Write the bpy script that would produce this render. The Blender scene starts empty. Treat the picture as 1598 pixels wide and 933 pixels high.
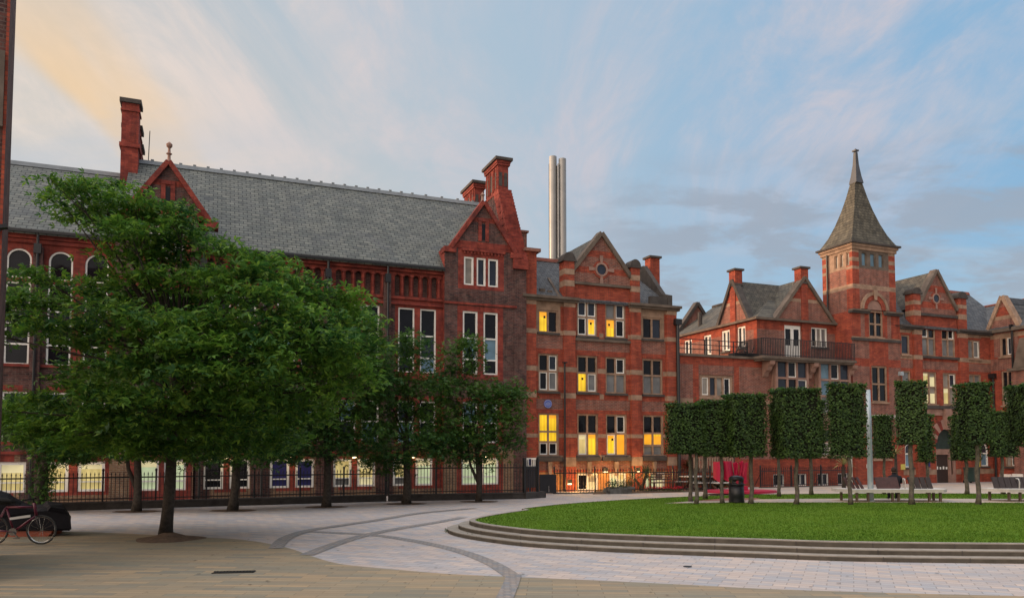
import bpy, math, random
import numpy as np
from mathutils import Vector, Matrix
R = math.radians
rng = np.random.default_rng(7); random.seed(7)
SC = bpy.context.scene
COL = SC.collection

# ------------------------------------------------------------------ camera
F, CX, CY, PITCH, HC = 1185.0, 799.0, 638.0, R(3.0), 2.2
cam = bpy.data.cameras.new('camera'); camo = bpy.data.objects.new('camera', cam); COL.objects.link(camo)
camo.location = (0, 0, HC); camo.rotation_euler = (R(90) + PITCH, 0, 0)
cam.sensor_width = 36; cam.lens = 36 * F / 1598; cam.shift_y = (CY - 466.5) / 1598
cam.clip_start = .1; cam.clip_end = 3000
SC.camera = camo

# ------------------------------------------------------------------ world, sun, exposure
SUN_DIR = Vector((-.95, .25, .13)).normalized()
W = bpy.data.worlds.new('World'); SC.world = W; W.use_nodes = True
wn = W.node_tree.nodes; wl = W.node_tree.links; wn.clear()
def N(tree, t, **k):
    n = tree.nodes.new(t)
    for a, b in k.items():
        if a == 'inp':
            for i, v in b.items(): n.inputs[i].default_value = v
        else: setattr(n, a, b)
    return n
WT = W.node_tree
def wmath(op, a, b=None, clamp=False):
    n = N(WT, 'ShaderNodeMath', operation=op, use_clamp=clamp)
    for i, v in enumerate((a, b)):
        if v is None: continue
        if isinstance(v, (int, float)): n.inputs[i].default_value = v
        else: wl.new(v, n.inputs[i])
    return n.outputs[0]
def wmix(fac, a, b, mode='MIX'):
    n = N(WT, 'ShaderNodeMix', data_type='RGBA', blend_type=mode)
    for i, v in ((0, fac), (6, a), (7, b)):
        if isinstance(v, (int, float)): n.inputs[i].default_value = v
        elif isinstance(v, tuple): n.inputs[i].default_value = (*v, 1)
        else: wl.new(v, n.inputs[i])
    return n.outputs[2]
def wramp(x, a, b):
    n = N(WT, 'ShaderNodeMapRange', interpolation_type='SMOOTHSTEP', inp={1: a, 2: b})
    wl.new(x, n.inputs[0]); return n.outputs[0]
tc = N(WT, 'ShaderNodeTexCoord'); sep = N(WT, 'ShaderNodeSeparateXYZ'); wl.new(tc.outputs['Generated'], sep.inputs[0])
dx, dy, dz = sep.outputs
sky = N(WT, 'ShaderNodeTexSky', sky_type='NISHITA', sun_disc=False, sun_elevation=R(6.2),
        sun_rotation=math.atan2(SUN_DIR.x, SUN_DIR.y), air_density=1.0, dust_density=1.5, ozone_density=1.5)
zc = wmath('MAXIMUM', dz, 0.0)
az = wmath('ARCTAN2', dx, dy)                                     # 0 ahead, negative to the left
K = 8.0                                                            # colours below are lifted by K, the background strength brings them back
clear = wmix(wramp(az, -.15, .60), wmix(wramp(az, -.75, -.1), (.58, .60, .61), (.46, .60, .73)), (.29, .515, .755))
clear = wmix(wramp(zc, .0, .28), wmix(wramp(az, -.7, .1), (.92, .66, .42), (.55, .71, .80)), clear)
clear = wmix(wmath('MULTIPLY', wramp(az, .30, -.62), wramp(zc, .62, .22)), clear, (.72, .66, .58))
# wisps of high cloud, stretched and tilted
pz = wmath('ADD', zc, .22)
px_, py_ = wmath('DIVIDE', dx, pz), wmath('DIVIDE', dy, pz)
cmb = N(WT, 'ShaderNodeCombineXYZ'); wl.new(px_, cmb.inputs[0]); wl.new(py_, cmb.inputs[1])
def wcloud(scale, rot, sc, detail=7, rough=.62, dist=.5, off=(0, 0, 0)):
    mp = N(WT, 'ShaderNodeMapping', inp={1: off, 2: (0, 0, R(rot)), 3: sc}); wl.new(cmb.outputs[0], mp.inputs[0])
    n = N(WT, 'ShaderNodeTexNoise', inp={'Scale': scale, 'Detail': detail, 'Roughness': rough, 'Distortion': dist})
    wl.new(mp.outputs[0], n.inputs['Vector']); return n.outputs[0]
c1 = wcloud(1.15, 12, (1.9, .8, 1), 9, .66, .8, (3.1, 1.6, 0))
c2 = wcloud(.9, 20, (1.0, .9, 1), 4, .5, .3, (1.2, 4.0, 0))
c6 = wcloud(3.6, 12, (1.7, .8, 1), 7, .65, 1.2, (7.7, 2.6, 0))
wisp = wmath('MULTIPLY', wmath('ADD', .42, wmath('MULTIPLY', wramp(c6, .32, .66), .58)), wmath('MULTIPLY', wramp(c1, .34, .64), wramp(c2, .22, .44)))
wispcol = wmix(wramp(az, -.70, .1), (1.0, .83, .70), (.72, .65, .69))
skyc = wmix(wmath('MULTIPLY', wisp, wmath('MULTIPLY', wramp(zc, .16, .40), .92)), clear, wispcol)
# low warm bank close to where the sun went down
c5 = wcloud(1.0, 38, (3.2, .6, 1), 3, .45, .25, (.3, 2.2, 0))
warm = wmath('MULTIPLY', wramp(c5, .46, .60), wramp(az, -.30, -.56))
skyc = wmix(wmath('MULTIPLY', warm, wramp(zc, .58, .30)), skyc, (1.0, .68, .36))
# small grey clouds low on the right, white streaks above them
c3 = wcloud(3.4, 0, (1.0, 1.5, 1), 7, .6, .25, (6.3, 1.7, 0))
lo = wmath('MULTIPLY', wramp(zc, .37, .29), wramp(az, .03, .20))
lo = wmath('MULTIPLY', lo, wramp(zc, .05, .15))
c4 = wcloud(.8, 5, (.8, 2.6, 1), 6, .6, .3, (2.0, 3.3, 0))
skyc = wmix(wmath('MULTIPLY', wramp(c4, .46, .66), wmath('MULTIPLY', wramp(zc, .42, .30), .6)), skyc, (.56, .62, .70))
skyc = wmix(wmath('MULTIPLY', wramp(c3, .41, .58), wmath('MULTIPLY', lo, .78)), skyc, (.385, .435, .52))
# sky out of view, brightened left and overhead to light walls and ground
back = wmath('MAXIMUM', wramp(dy, .10, -.65), wramp(az, -.80, -1.15))
side_ = wmix(wramp(dx, .55, -.85), (.34, .35, .38), (3.6, 2.95, 2.4))
skyc = wmix(back, skyc, side_)
over = wramp(dz, .60, .92)
skyc = wmix(over, skyc, (2.3, 2.35, 2.5))
kk = N(WT, 'ShaderNodeVectorMath', operation='SCALE', inp={'Scale': K}); wl.new(skyc, kk.inputs[0])
fin = wmix(.86, sky.outputs[0], kk.outputs[0])
bg = N(WT, 'ShaderNodeBackground', inp={1: 1 / K}); wl.new(fin, bg.inputs[0])
wo = N(WT, 'ShaderNodeOutputWorld'); wl.new(bg.outputs[0], wo.inputs[0])

sun = bpy.data.lights.new('sun', 'SUN'); suno = bpy.data.objects.new('sun', sun); COL.objects.link(suno)
sun.energy = 3.2; sun.angle = R(4); sun.color = (1, .62, .34)
suno.rotation_euler = (-SUN_DIR).to_track_quat('-Z', 'Y').to_euler()
SC.view_settings.view_transform = 'Standard'; SC.view_settings.look = 'None'
SC.view_settings.exposure = 0; SC.view_settings.gamma = 1; SC.view_settings.use_curve_mapping = False
SC.render.engine = 'CYCLES'; SC.cycles.max_bounces = 6; SC.cycles.use_denoising = True

# ------------------------------------------------------------------ geometry of the place
cp, sp = math.cos(PITCH), math.sin(PITCH)
def ray(px, py):
    a, b = (px - CX) / F, -(py - CY) / F
    return Vector((a, cp - b * sp, sp + b * cp))
EYE = Vector((0, 0, HC))
TH = math.atan(.4)
T = Vector((math.cos(TH), math.sin(TH), 0)); IN = Vector((-math.sin(TH), math.cos(TH), 0)); O = Vector((0, 38.4, 0))
def fac(px, py, d=0.):                # photo point -> (along, height) on the terrace front, d metres behind its face
    r = ray(px, py); k = ((O + IN * d) - EYE).dot(IN) / r.dot(IN); p = EYE + r * k
    return (p - O).dot(T), p.z
def U(px, d=0., py=560): return fac(px, py, d)[0]
def V(px, py, d=0.): return fac(px, py, d)[1]
def side(px, py, u0):                 # photo point -> (towards the viewer, height) on a return wall standing at u0
    r = ray(px, py); k = ((O + T * u0) - EYE).dot(T) / r.dot(T); p = EYE + r * k
    return -(p - O).dot(IN), p.z
def gp(px, py, z=0.):                 # photo point -> point on a level surface
    r = ray(px, py); return EYE + r * ((z - HC) / r.z)
def at(px, py, Y):                    # photo point -> point Y metres ahead
    r = ray(px, py); return EYE + r * (Y / r.y)

# ------------------------------------------------------------------ materials
MATS = {}
def mat(name): return MATS[name]
def newmat(name):
    m = bpy.data.materials.new(name); m.use_nodes = True; MATS[name] = m
    t = m.node_tree; b = t.nodes['Principled BSDF']
    return m, t, b
def rgb(t, c, tag=None):
    n = t.nodes.new('ShaderNodeRGB'); n.outputs[0].default_value = (*c, 1); return n.outputs[0]
def mixc(t, f, a, b, mode='MIX'):
    n = N(t, 'ShaderNodeMix', data_type='RGBA', blend_type=mode)
    for i, v in ((0, f), (6, a), (7, b)):
        if isinstance(v, (int, float)): n.inputs[i].default_value = v
        elif isinstance(v, tuple): n.inputs[i].default_value = (*v, 1)
        else: t.links.new(v, n.inputs[i])
    return n.outputs[2]
def noise(t, vec, scale, detail=4, rough=.55, dist=0):
    n = N(t, 'ShaderNodeTexNoise', inp={'Scale': scale, 'Detail': detail, 'Roughness': rough, 'Distortion': dist})
    if vec is not None: t.links.new(vec, n.inputs['Vector'])
    return n.outputs[0]
def rng_(t, x, a, b, lo=0., hi=1.):
    n = N(t, 'ShaderNodeMapRange', inp={1: a, 2: b, 3: lo, 4: hi}); t.links.new(x, n.inputs[0]); return n.outputs[0]
def coords(t): return t.nodes.new('ShaderNodeTexCoord').outputs['Object']
def wallvec(t, kind='xy', zs=1.0):
    c = coords(t); s = t.nodes.new('ShaderNodeSeparateXYZ'); t.links.new(c, s.inputs[0])
    cb = t.nodes.new('ShaderNodeCombineXYZ')
    if kind == 'xy':
        a = N(t, 'ShaderNodeMath', operation='ADD'); t.links.new(s.outputs[0], a.inputs[0]); t.links.new(s.outputs[1], a.inputs[1]); src = a.outputs[0]
    else: src = s.outputs[0 if kind == 'x' else 1]
    t.links.new(src, cb.inputs[0])
    z = N(t, 'ShaderNodeMath', operation='MULTIPLY', inp={1: zs}); t.links.new(s.outputs[2], z.inputs[0]); t.links.new(z.outputs[0], cb.inputs[1])
    return cb.outputs[0], c
def brickmat(name, c1, c2, mortar, bw=.23, bh=.075, ms=.009, var=.35, kind='xy', zs=1., rough=.85, stain=(.05, .04, .04), st=.25, bias=0., patch=None, pscale=.9, streak=.55):
    m, t, b = newmat(name)
    v, c = wallvec(t, kind, zs)
    br = N(t, 'ShaderNodeTexBrick', inp={'Scale': 1, 'Mortar Size': ms, 'Mortar Smooth': .3, 'Bias': bias, 'Brick Width': bw, 'Row Height': bh})
    br.inputs['Color1'].default_value = (*c1, 1); br.inputs['Color2'].default_value = (*c2, 1); br.inputs['Mortar'].default_value = (*mortar, 1)
    t.links.new(v, br.inputs['Vector'])
    n1 = noise(t, c, 2.2, 6, .65)
    dark = mixc(t, 1, br.outputs[0], tuple(1 - var for _ in range(3)), 'MULTIPLY')
    col = mixc(t, rng_(t, n1, .35, .68), br.outputs[0], dark)
    n2 = noise(t, c, .55, 5, .6, .6)
    col = mixc(t, rng_(t, n2, .52, .78, 0, st), col, stain)
    if patch: col = mixc(t, rng_(t, noise(t, c, pscale, 6, .7, .4), .48, .66, 0, .45), col, patch)
    t.links.new(col, b.inputs['Base Color']); b.inputs['Roughness'].default_value = rough; b.inputs['Specular IOR Level'].default_value = .12
    mps = N(t, 'ShaderNodeMapping', inp={3: (2.6, 2.6, .22)}); t.links.new(c, mps.inputs[0])
    col = mixc(t, rng_(t, noise(t, mps.outputs[0], 1.5, 5, .65), .5, .74, 0, streak), col, tuple(x * .55 for x in stain))
    t.links.new(col, b.inputs['Base Color'])
    bp = N(t, 'ShaderNodeBump', inp={'Strength': .35, 'Distance': .02})
    hsum = N(t, 'ShaderNodeMath', operation='SUBTRACT'); t.links.new(n1, hsum.inputs[0]); t.links.new(br.outputs[1], hsum.inputs[1])
    t.links.new(hsum.outputs[0], bp.inputs['Height']); t.links.new(bp.outputs[0], b.inputs['Normal'])
    return m
def plain(name, c, rough=.7, var=.3, scale=3., c2=None, metal=0., bump=.15, detail=5):
    m, t, b = newmat(name)
    v = coords(t); n1 = noise(t, v, scale, detail, .62)
    col = mixc(t, rng_(t, n1, .3, .7), c, c2 or tuple(x * (1 - var) for x in c))
    t.links.new(col, b.inputs['Base Color']); b.inputs['Roughness'].default_value = rough; b.inputs['Metallic'].default_value = metal
    if rough > .65: b.inputs['Specular IOR Level'].default_value = .15
    if bump:
        bp = N(t, 'ShaderNodeBump', inp={'Strength': bump, 'Distance': .02})
        t.links.new(noise(t, v, scale * 6, 3), bp.inputs['Height']); t.links.new(bp.outputs[0], b.inputs['Normal'])
    return m
brickmat('red_brick', (.43, .092, .050), (.28, .056, .037), (.19, .075, .055), bw=.26, bh=.085, ms=.010, var=.35, st=.45, stain=(.11, .04, .033))
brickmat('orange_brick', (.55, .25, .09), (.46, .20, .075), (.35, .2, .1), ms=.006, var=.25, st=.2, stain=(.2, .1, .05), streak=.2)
brickmat('red_trim', (.34, .072, .050), (.22, .046, .038), (.19, .06, .05), ms=.007, bw=.3, bh=.1, var=.5, st=.75, stain=(.05, .026, .026))
brickmat('mottled_brick', (.30, .10, .07), (.17, .065, .055), (.30, .21, .17), ms=.012, var=.4, st=.35, bias=-.1)
brickmat('dark_brick', (.17, .068, .058), (.06, .036, .037), (.15, .11, .10), ms=.012, var=.55, st=.7, stain=(.025, .02, .022), patch=(.19, .115, .095), pscale=2.4)
brickmat('brown_brick', (.27, .15, .085), (.17, .085, .06), (.29, .22, .15), ms=.014, var=.35, st=.4)
brickmat('pale_slate', (.098, .108, .10), (.165, .17, .148), (.022, .025, .024), bw=.38, bh=.215, ms=.021, kind='x', zs=1.41, rough=.55, var=.4, st=.55, stain=(.06, .065, .075))
brickmat('side_slate', (.08, .078, .068), (.13, .12, .098), (.025, .025, .025), bw=.32, bh=.21, ms=.014, kind='y', zs=1.41, rough=.65, var=.35, st=.35)
brickmat('grey_slate', (.075, .08, .088), (.12, .122, .125), (.02, .022, .024), bw=.30, bh=.2, ms=.014, kind='x', zs=1.3, rough=.6, var=.35, st=.35)
brickmat('spire_slate', (.085, .077, .06), (.145, .128, .095), (.03, .028, .022), bw=.28, bh=.19, ms=.014, kind='xy', rough=.7, var=.45, st=.5, stain=(.04, .04, .042))
plain('sandstone', (.36, .24, .17), .85, .5, 2.6)
plain('grey_stone', (.165, .13, .105), .85, .5, 1.8)
plain('dark_stone', (.085, .075, .07), .9, .45, 2.5)
plain('pink_stone', (.33, .20, .16), .85, .4, 2.0)
plain('white_paint', (.78, .76, .71), .5, .12, 2.5, bump=.03)
plain('black_iron', (.012, .012, .014), .45, .4, 8., bump=.05)
plain('lead', (.06, .062, .07), .55, .35, 2.)
plain('ridge_tile', (.20, .22, .235), .7, .3, 3.)
plain('red_tile', (.24, .085, .06), .8, .35, 3.)
plain('timber', (.085, .032, .026), .55, .45, 9.)
plain('dark_timber', (.04, .024, .02), .55, .4, 9.)
plain('bench_leg', (.16, .12, .09), .7, .3, 6.)
plain('concrete', (.62, .58, .53), .8, .22, 4.)
plain('weathered_steel', (.30, .292, .275), .4, .2, .6, metal=.3, bump=.02)
plain('galvanised', (.36, .42, .45), .45, .15, 3., metal=.25, bump=.03)
plain('black_plastic', (.013, .013, .018), .42, .3, 6., bump=.08)
plain('tarpaulin', (.006, .006, .011), .62, .4, 5., bump=.3)
MATS['tarpaulin'].node_tree.nodes['Principled BSDF'].inputs['Specular IOR Level'].default_value = .12
plain('orange_plastic', (.33, .06, .022), .5, .3, 5.)
plain('magenta_paint', (.13, .008, .032), .35, .2, 5., bump=.02)
plain('chrome', (.5, .5, .5), .25, .1, 5., metal=.9, bump=0)
plain('rubber', (.02, .02, .02), .7, .3, 9.)
plain('tyre_wall', (.07, .068, .064), .7, .3, 9.)
plain('red_paint', (.40, .006, .045), .45, .18, 3., bump=.03)
plain('soil', (.15, .10, .07), .95, .5, 7., bump=.6)
plain('bark', (.085, .07, .058), .9, .55, 9., bump=.8)
plain('pale_bark', (.17, .145, .115), .9, .6, 7., (.06, .05, .045), bump=.6)
plain('rock', (.15, .15, .14), .9, .5, 4., bump=.6)
plain('blue_enamel', (.05, .10, .42), .4, .15, 5., bump=0)
plain('navy_enamel', (.02, .02, .12), .4, .15, 5., bump=0)
plain('yellow_enamel', (.55, .47, .10), .5, .15, 5., bump=0)
plain('navy_door', (.012, .014, .03), .5, .3, 6.)
plain('skin', (.48, .28, .2), .6, .15, 8., bump=.02)
plain('dark_cloth', (.02, .02, .025), .85, .4, 9.)
plain('grey_hair', (.05, .035, .028), .8, .3, 20.)
plain('flower', (.55, .02, .04), .7, .3, 6.)
plain('verdigris', (.03, .06, .055), .3, .4, 4.)

def glassmat(name, base, rough=.06, spec=.5):
    m, t, b = newmat(name); v = coords(t)
    col = mixc(t, rng_(t, noise(t, v, 1.3, 3), .3, .7), base, tuple(x * .55 for x in base))
    t.links.new(col, b.inputs['Base Color']); b.inputs['Roughness'].default_value = rough; b.inputs['Specular IOR Level'].default_value = spec
    bp = N(t, 'ShaderNodeBump', inp={'Strength': .06, 'Distance': .05}); t.links.new(noise(t, v, 2.2, 2), bp.inputs['Height']); t.links.new(bp.outputs[0], b.inputs['Normal'])
glassmat('glass_dark', (.010, .010, .014), .05, .32); glassmat('glass_slate', (.03, .036, .055), .06, .4); glassmat('glass_blind', (.20, .20, .20), .25)
glassmat('glass_blue', (.16, .27, .36), .1); glassmat('glass_curtain', (.30, .27, .235), .3)
def litmat(name, c, s, slat=0., lo=.45):
    m, t, b = newmat(name); v, oc = wallvec(t)
    f = rng_(t, noise(t, oc, 1.4, 3, .5), .3, .7, lo, 1.)
    if slat:
        w = N(t, 'ShaderNodeTexWave', wave_type='BANDS', bands_direction='X', inp={'Scale': slat, 'Distortion': .3}); t.links.new(v, w.inputs[0])
        ml = N(t, 'ShaderNodeMath', operation='MULTIPLY'); t.links.new(f, ml.inputs[0]); t.links.new(rng_(t, w.outputs[1], 0, 1, .72, 1.), ml.inputs[1]); f = ml.outputs[0]
    sc = N(t, 'ShaderNodeMath', operation='MULTIPLY', inp={1: s}); t.links.new(f, sc.inputs[0])
    b.inputs['Base Color'].default_value = (*[x * .4 for x in c], 1); b.inputs['Roughness'].default_value = .12
    b.inputs['Emission Color'].default_value = (*c, 1); t.links.new(sc.outputs[0], b.inputs['Emission Strength'])
litmat('lit_yellow', (1, .62, .03), 1.05, 1.6, .62); litmat('lit_orange', (1, .44, .03), .95, 0, .6); litmat('lit_pale', (1, .82, .34), .50, 1.2, .5)
litmat('lit_cream', (1, .88, .50), .58, 0, .6); litmat('lit_lamp', (1, .80, .45), 5., 0, .9); litmat('lit_mint', (.86, 1, .62), .42, 0, .6)
CODE = {'k': 'glass_dark', 's': 'glass_slate', 'g': 'glass_blind', 'b': 'glass_blue', 'c': 'glass_curtain', 'y': 'lit_yellow', 'o': 'lit_orange', 'p': 'lit_pale', 'e': 'lit_cream', 'm': 'lit_mint', 'n': 'navy_enamel'}

def leafmat(name, c1, c2, c3, trans=.25, nscale=.9, rough=.55, spec=.2):
    m, t, b = newmat(name); v = coords(t)
    g = t.nodes.new('ShaderNodeNewGeometry')
    col = mixc(t, rng_(t, noise(t, v, nscale, 3, .5), .38, .66), c1, c2)
    r2 = rng_(t, g.outputs['Random Per Island'], .0, 1.)
    col = mixc(t, rng_(t, r2, .55, 1., 0, .7), col, c3)
    t.links.new(col, b.inputs['Base Color']); b.inputs['Roughness'].default_value = rough; b.inputs['Specular IOR Level'].default_value = spec
    tr = t.nodes.new('ShaderNodeBsdfTranslucent'); t.links.new(col, tr.inputs[0])
    ms = N(t, 'ShaderNodeMixShader', inp={0: trans}); t.links.new(b.outputs[0], ms.inputs[1]); t.links.new(tr.outputs[0], ms.inputs[2])
    t.links.new(ms.outputs[0], t.nodes['Material Output'].inputs[0])
leafmat('maple_leaf', (.028, .095, .022), (.105, .23, .026), (.25, .39, .048), .42, .9)
leafmat('street_leaf', (.026, .08, .022), (.065, .14, .022), (.12, .21, .03), .36, .7)
leafmat('box_leaf', (.015, .034, .008), (.034, .066, .014), (.085, .15, .03), .10, 2.2)
plain('shade_core', (.012, .014, .008), .95, .4, 5.)  # near-black core colour stands in for the shade between the clipped leaves
leafmat('palm_leaf', (.04, .07, .03), (.06, .09, .03), (.10, .12, .04), .2, 1.2)
leafmat('dry_frond', (.22, .20, .07), (.28, .24, .08), (.16, .17, .06), .2, 1.2)
leafmat('grass_blade', (.055, .122, .010), (.098, .178, .016), (.17, .245, .045), .25, .7, .8, .05)

def groundmat(name, c1, c2, mortar, bw, bh, ms, rot, cc=(.2, .2, .2), st=.35, stain=None, rough=.8, big=.12):
    m, t, b = newmat(name); c = coords(t)
    mp = N(t, 'ShaderNodeMapping', inp={2: (0, 0, R(rot))}); t.links.new(c, mp.inputs[0])
    br = N(t, 'ShaderNodeTexBrick', inp={'Scale': 1, 'Mortar Size': ms, 'Mortar Smooth': .2, 'Brick Width': bw, 'Row Height': bh, 'Bias': 0.})
    br.inputs['Color1'].default_value = (*c1, 1); br.inputs['Color2'].default_value = (*c2, 1); br.inputs['Mortar'].default_value = (*mortar, 1)
    t.links.new(mp.outputs[0], br.inputs['Vector'])
    col = mixc(t, rng_(t, noise(t, c, .35, 5, .6, .5), .45, .75, 0, st), br.outputs[0], stain or tuple(x * .6 for x in c1))
    col = mixc(t, rng_(t, noise(t, c, 3.0, 6, .7), .35, .75, 0, .4), col, tuple(x * .68 for x in c1))
    # slab to slab hue
    br2 = N(t, 'ShaderNodeTexBrick', inp={'Scale': 1, 'Mortar Size': 0., 'Brick Width': bw, 'Row Height': bh, 'Bias': 0.}, offset=.5)
    br2.inputs['Color1'].default_value = (1.2, 1.03, .9, 1); br2.inputs['Color2'].default_value = (.78, .85, .93, 1); br2.inputs['Mortar'].default_value = (1, 1, 1, 1)
    mp2 = N(t, 'ShaderNodeMapping', inp={1: (bw * 41, bh * 22, 0), 2: (0, 0, R(rot))}); t.links.new(c, mp2.inputs[0]); t.links.new(mp2.outputs[0], br2.inputs['Vector'])
    col = mixc(t, .8, col, br2.outputs[0], 'MULTIPLY')
    t.links.new(col, b.inputs['Base Color']); b.inputs['Roughness'].default_value = rough; b.inputs['Specular IOR Level'].default_value = .2
    bp = N(t, 'ShaderNodeBump', inp={'Strength': .5, 'Distance': .012}); inv = N(t, 'ShaderNodeMath', operation='SUBTRACT')
    t.links.new(noise(t, c, 5, 4), inv.inputs[0]); t.links.new(br.outputs[1], inv.inputs[1]); t.links.new(inv.outputs[0], bp.inputs['Height']); t.links.new(bp.outputs[0], b.inputs['Normal'])
groundmat('grey_paving', (.43, .395, .38), (.37, .34, .33), (.25, .23, .22), .40, .20, .009, 24)
groundmat('sandy_paving', (.29, .238, .16), (.21, .185, .14), (.14, .115, .08), .78, .165, .006, 3, st=.6, stain=(.20, .19, .14))
groundmat('dark_sett', (.27, .255, .245), (.22, .21, .205), (.15, .145, .14), .12, .1, .01, 30)
groundmat('pale_path', (.46, .39, .33), (.40, .35, .30), (.27, .24, .21), .6, .4, .008, 10)
plain('red_gravel', (.30, .125, .10), .9, .3, 12.)
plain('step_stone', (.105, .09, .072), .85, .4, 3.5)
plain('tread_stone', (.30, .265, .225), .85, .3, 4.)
plain('tarmac', (.06, .06, .06), .9, .3, 5.)
m, t, b = newmat('lawn_turf'); c = coords(t)
mpn = N(t, 'ShaderNodeMapping', inp={3: (.5, 1.3, 1)}); t.links.new(c, mpn.inputs[0])
col = mixc(t, rng_(t, noise(t, mpn.outputs[0], .5, 6, .65, .3), .35, .68), (.085, .165, .014), (.125, .215, .022))
col = mixc(t, rng_(t, noise(t, mpn.outputs[0], 7, 6, .75), .4, .7, 0, .75), col, (.06, .115, .012))
col = mixc(t, rng_(t, noise(t, mpn.outputs[0], .9, 4, .6, .6), .52, .70, 0, .5), col, (.10, .15, .03))
t.links.new(col, b.inputs['Base Color']); b.inputs['Roughness'].default_value = .9; b.inputs['Specular IOR Level'].default_value = .05
bp = N(t, 'ShaderNodeBump', inp={'Strength': .8, 'Distance': .05}); t.links.new(noise(t, c, 22, 5, .8), bp.inputs['Height']); t.links.new(bp.outputs[0], b.inputs['Normal'])

# ------------------------------------------------------------------ mesh helpers
class MB:
    def __init__(s): s.v = []; s.f = []; s.m = []
    def quad(s, pts, mi=0):
        k = len(s.v); s.v += [tuple(p) for p in pts]; s.f.append(tuple(range(k, k + len(pts)))); s.m.append(mi)
    def box(s, x0, x1, y0, y1, z0, z1, mi=0):
        k = len(s.v); s.v += [(x, y, z) for z in (z0, z1) for y in (y0, y1) for x in (x0, x1)]
        for f in ((0, 2, 3, 1), (4, 5, 7, 6), (0, 1, 5, 4), (2, 6, 7, 3), (0, 4, 6, 2), (1, 3, 7, 5)): s.f.append(tuple(k + i for i in f)); s.m.append(mi)
    def prism(s, poly, y0, y1, mi=0, axis='y'):       # polygon of (a,b) extruded along an axis
        def P(a, b, e): return (a, e, b) if axis == 'y' else ((e, a, b) if axis == 'x' else (a, b, e))
        n = len(poly); k = len(s.v); s.v += [P(a, b, y0) for a, b in poly] + [P(a, b, y1) for a, b in poly]
        s.f.append(tuple(range(k, k + n))); s.m.append(mi); s.f.append(tuple(range(k + 2 * n - 1, k + n - 1, -1))); s.m.append(mi)
        for i in range(n): j = (i + 1) % n; s.f.append((k + i, k + n + i, k + n + j, k + j)); s.m.append(mi)
    def bar(s, p, q, w, h=None, mi=0, up=(0, 0, 1)):
        p, q = Vector(p), Vector(q); h = h or w; a = (q - p).normalized(); up = Vector(up)
        if abs(a.dot(up)) > .98: up = Vector((0, 1, 0))
        x = a.cross(up).normalized() * w / 2; y = x.normalized().cross(a) * h / 2
        k = len(s.v); s.v += [tuple(c + i * x + j * y) for c in (p, q) for i, j in ((-1, -1), (1, -1), (1, 1), (-1, 1))]
        for f in ((0, 1, 2, 3), (7, 6, 5, 4), (0, 4, 5, 1), (1, 5, 6, 2), (2, 6, 7, 3), (3, 7, 4, 0)): s.f.append(tuple(k + i for i in f)); s.m.append(mi)
    def tube(s, pts, rad, n=8, mi=0, cap=True):
        pts = [Vector(p) for p in pts]
        if isinstance(rad, (int, float)): rad = [rad] * len(pts)
        k = len(s.v); ref = Vector((.31, .17, .93))
        for i, p in enumerate(pts):
            a = (pts[min(i + 1, len(pts) - 1)] - pts[max(i - 1, 0)]).normalized()
            r_ = ref if abs(a.dot(ref)) < .95 else Vector((1, 0, 0))
            x = a.cross(r_).normalized(); y = a.cross(x)
            for j in range(n): t = 2 * math.pi * j / n; s.v.append(tuple(p + (x * math.cos(t) + y * math.sin(t)) * rad[i]))
        for i in range(len(pts) - 1):
            for j in range(n): s.f.append((k + i * n + j, k + i * n + (j + 1) % n, k + (i + 1) * n + (j + 1) % n, k + (i + 1) * n + j)); s.m.append(mi)
        if cap:
            s.f.append(tuple(k + j for j in range(n - 1, -1, -1))); s.m.append(mi)
            e = k + (len(pts) - 1) * n; s.f.append(tuple(e + j for j in range(n))); s.m.append(mi)
    def lathe(s, c, prof, n=16, mi=0):
        s.tube([(c[0], c[1], c[2] + z) for r, z in prof], [max(r, .001) for r, z in prof], n, mi)
    def cut(s): s.cuts = getattr(s, 'cuts', []) + [(len(s.v), len(s.f))]
    def build_each(s, name, mats, parent=None, xf=None, smooth=False):
        cs = [(0, 0)] + getattr(s, 'cuts', []) + [(len(s.v), len(s.f))]; out = []
        for (a, c), (a2, c2) in zip(cs[:-1], cs[1:]):
            if c2 > c: q = MB(); q.v = s.v[a:a2]; q.f = [tuple(i - a for i in f) for f in s.f[c:c2]]; q.m = s.m[c:c2]; out.append(q.build(name, mats, parent, xf, smooth))
        return out
    def build(s, name, mats, parent=None, xf=None, smooth=False):
        me = bpy.data.meshes.new(name); me.from_pydata(s.v, [], s.f)
        for q in (mats if isinstance(mats, (list, tuple)) else [mats]): me.materials.append(MATS[q])
        if any(s.m): me.polygons.foreach_set('material_index', s.m)
        if smooth: me.polygons.foreach_set('use_smooth', [True] * len(me.polygons))
        me.update()
        o = bpy.data.objects.new(name, me); COL.objects.link(o)
        if parent: o.parent = parent
        if xf: o.location = xf[0]; o.rotation_euler = (0, 0, xf[1])
        return o
def thing(name, label, cat, loc=(0, 0, 0), rz=0, group=None):
    o = bpy.data.objects.new(name, None); COL.objects.link(o); o.location = loc; o.rotation_euler = (0, 0, rz)
    o['label'] = label; o['category'] = cat
    if group: o['group'] = group
    return o
def tag(o, label, cat, group=None):
    o['label'] = label; o['category'] = cat
    if group: o['group'] = group
    return o
def struct(o, kind='structure'): o['kind'] = kind; return o
def building(name, label): return thing(name, label, 'building', O, TH)

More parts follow.
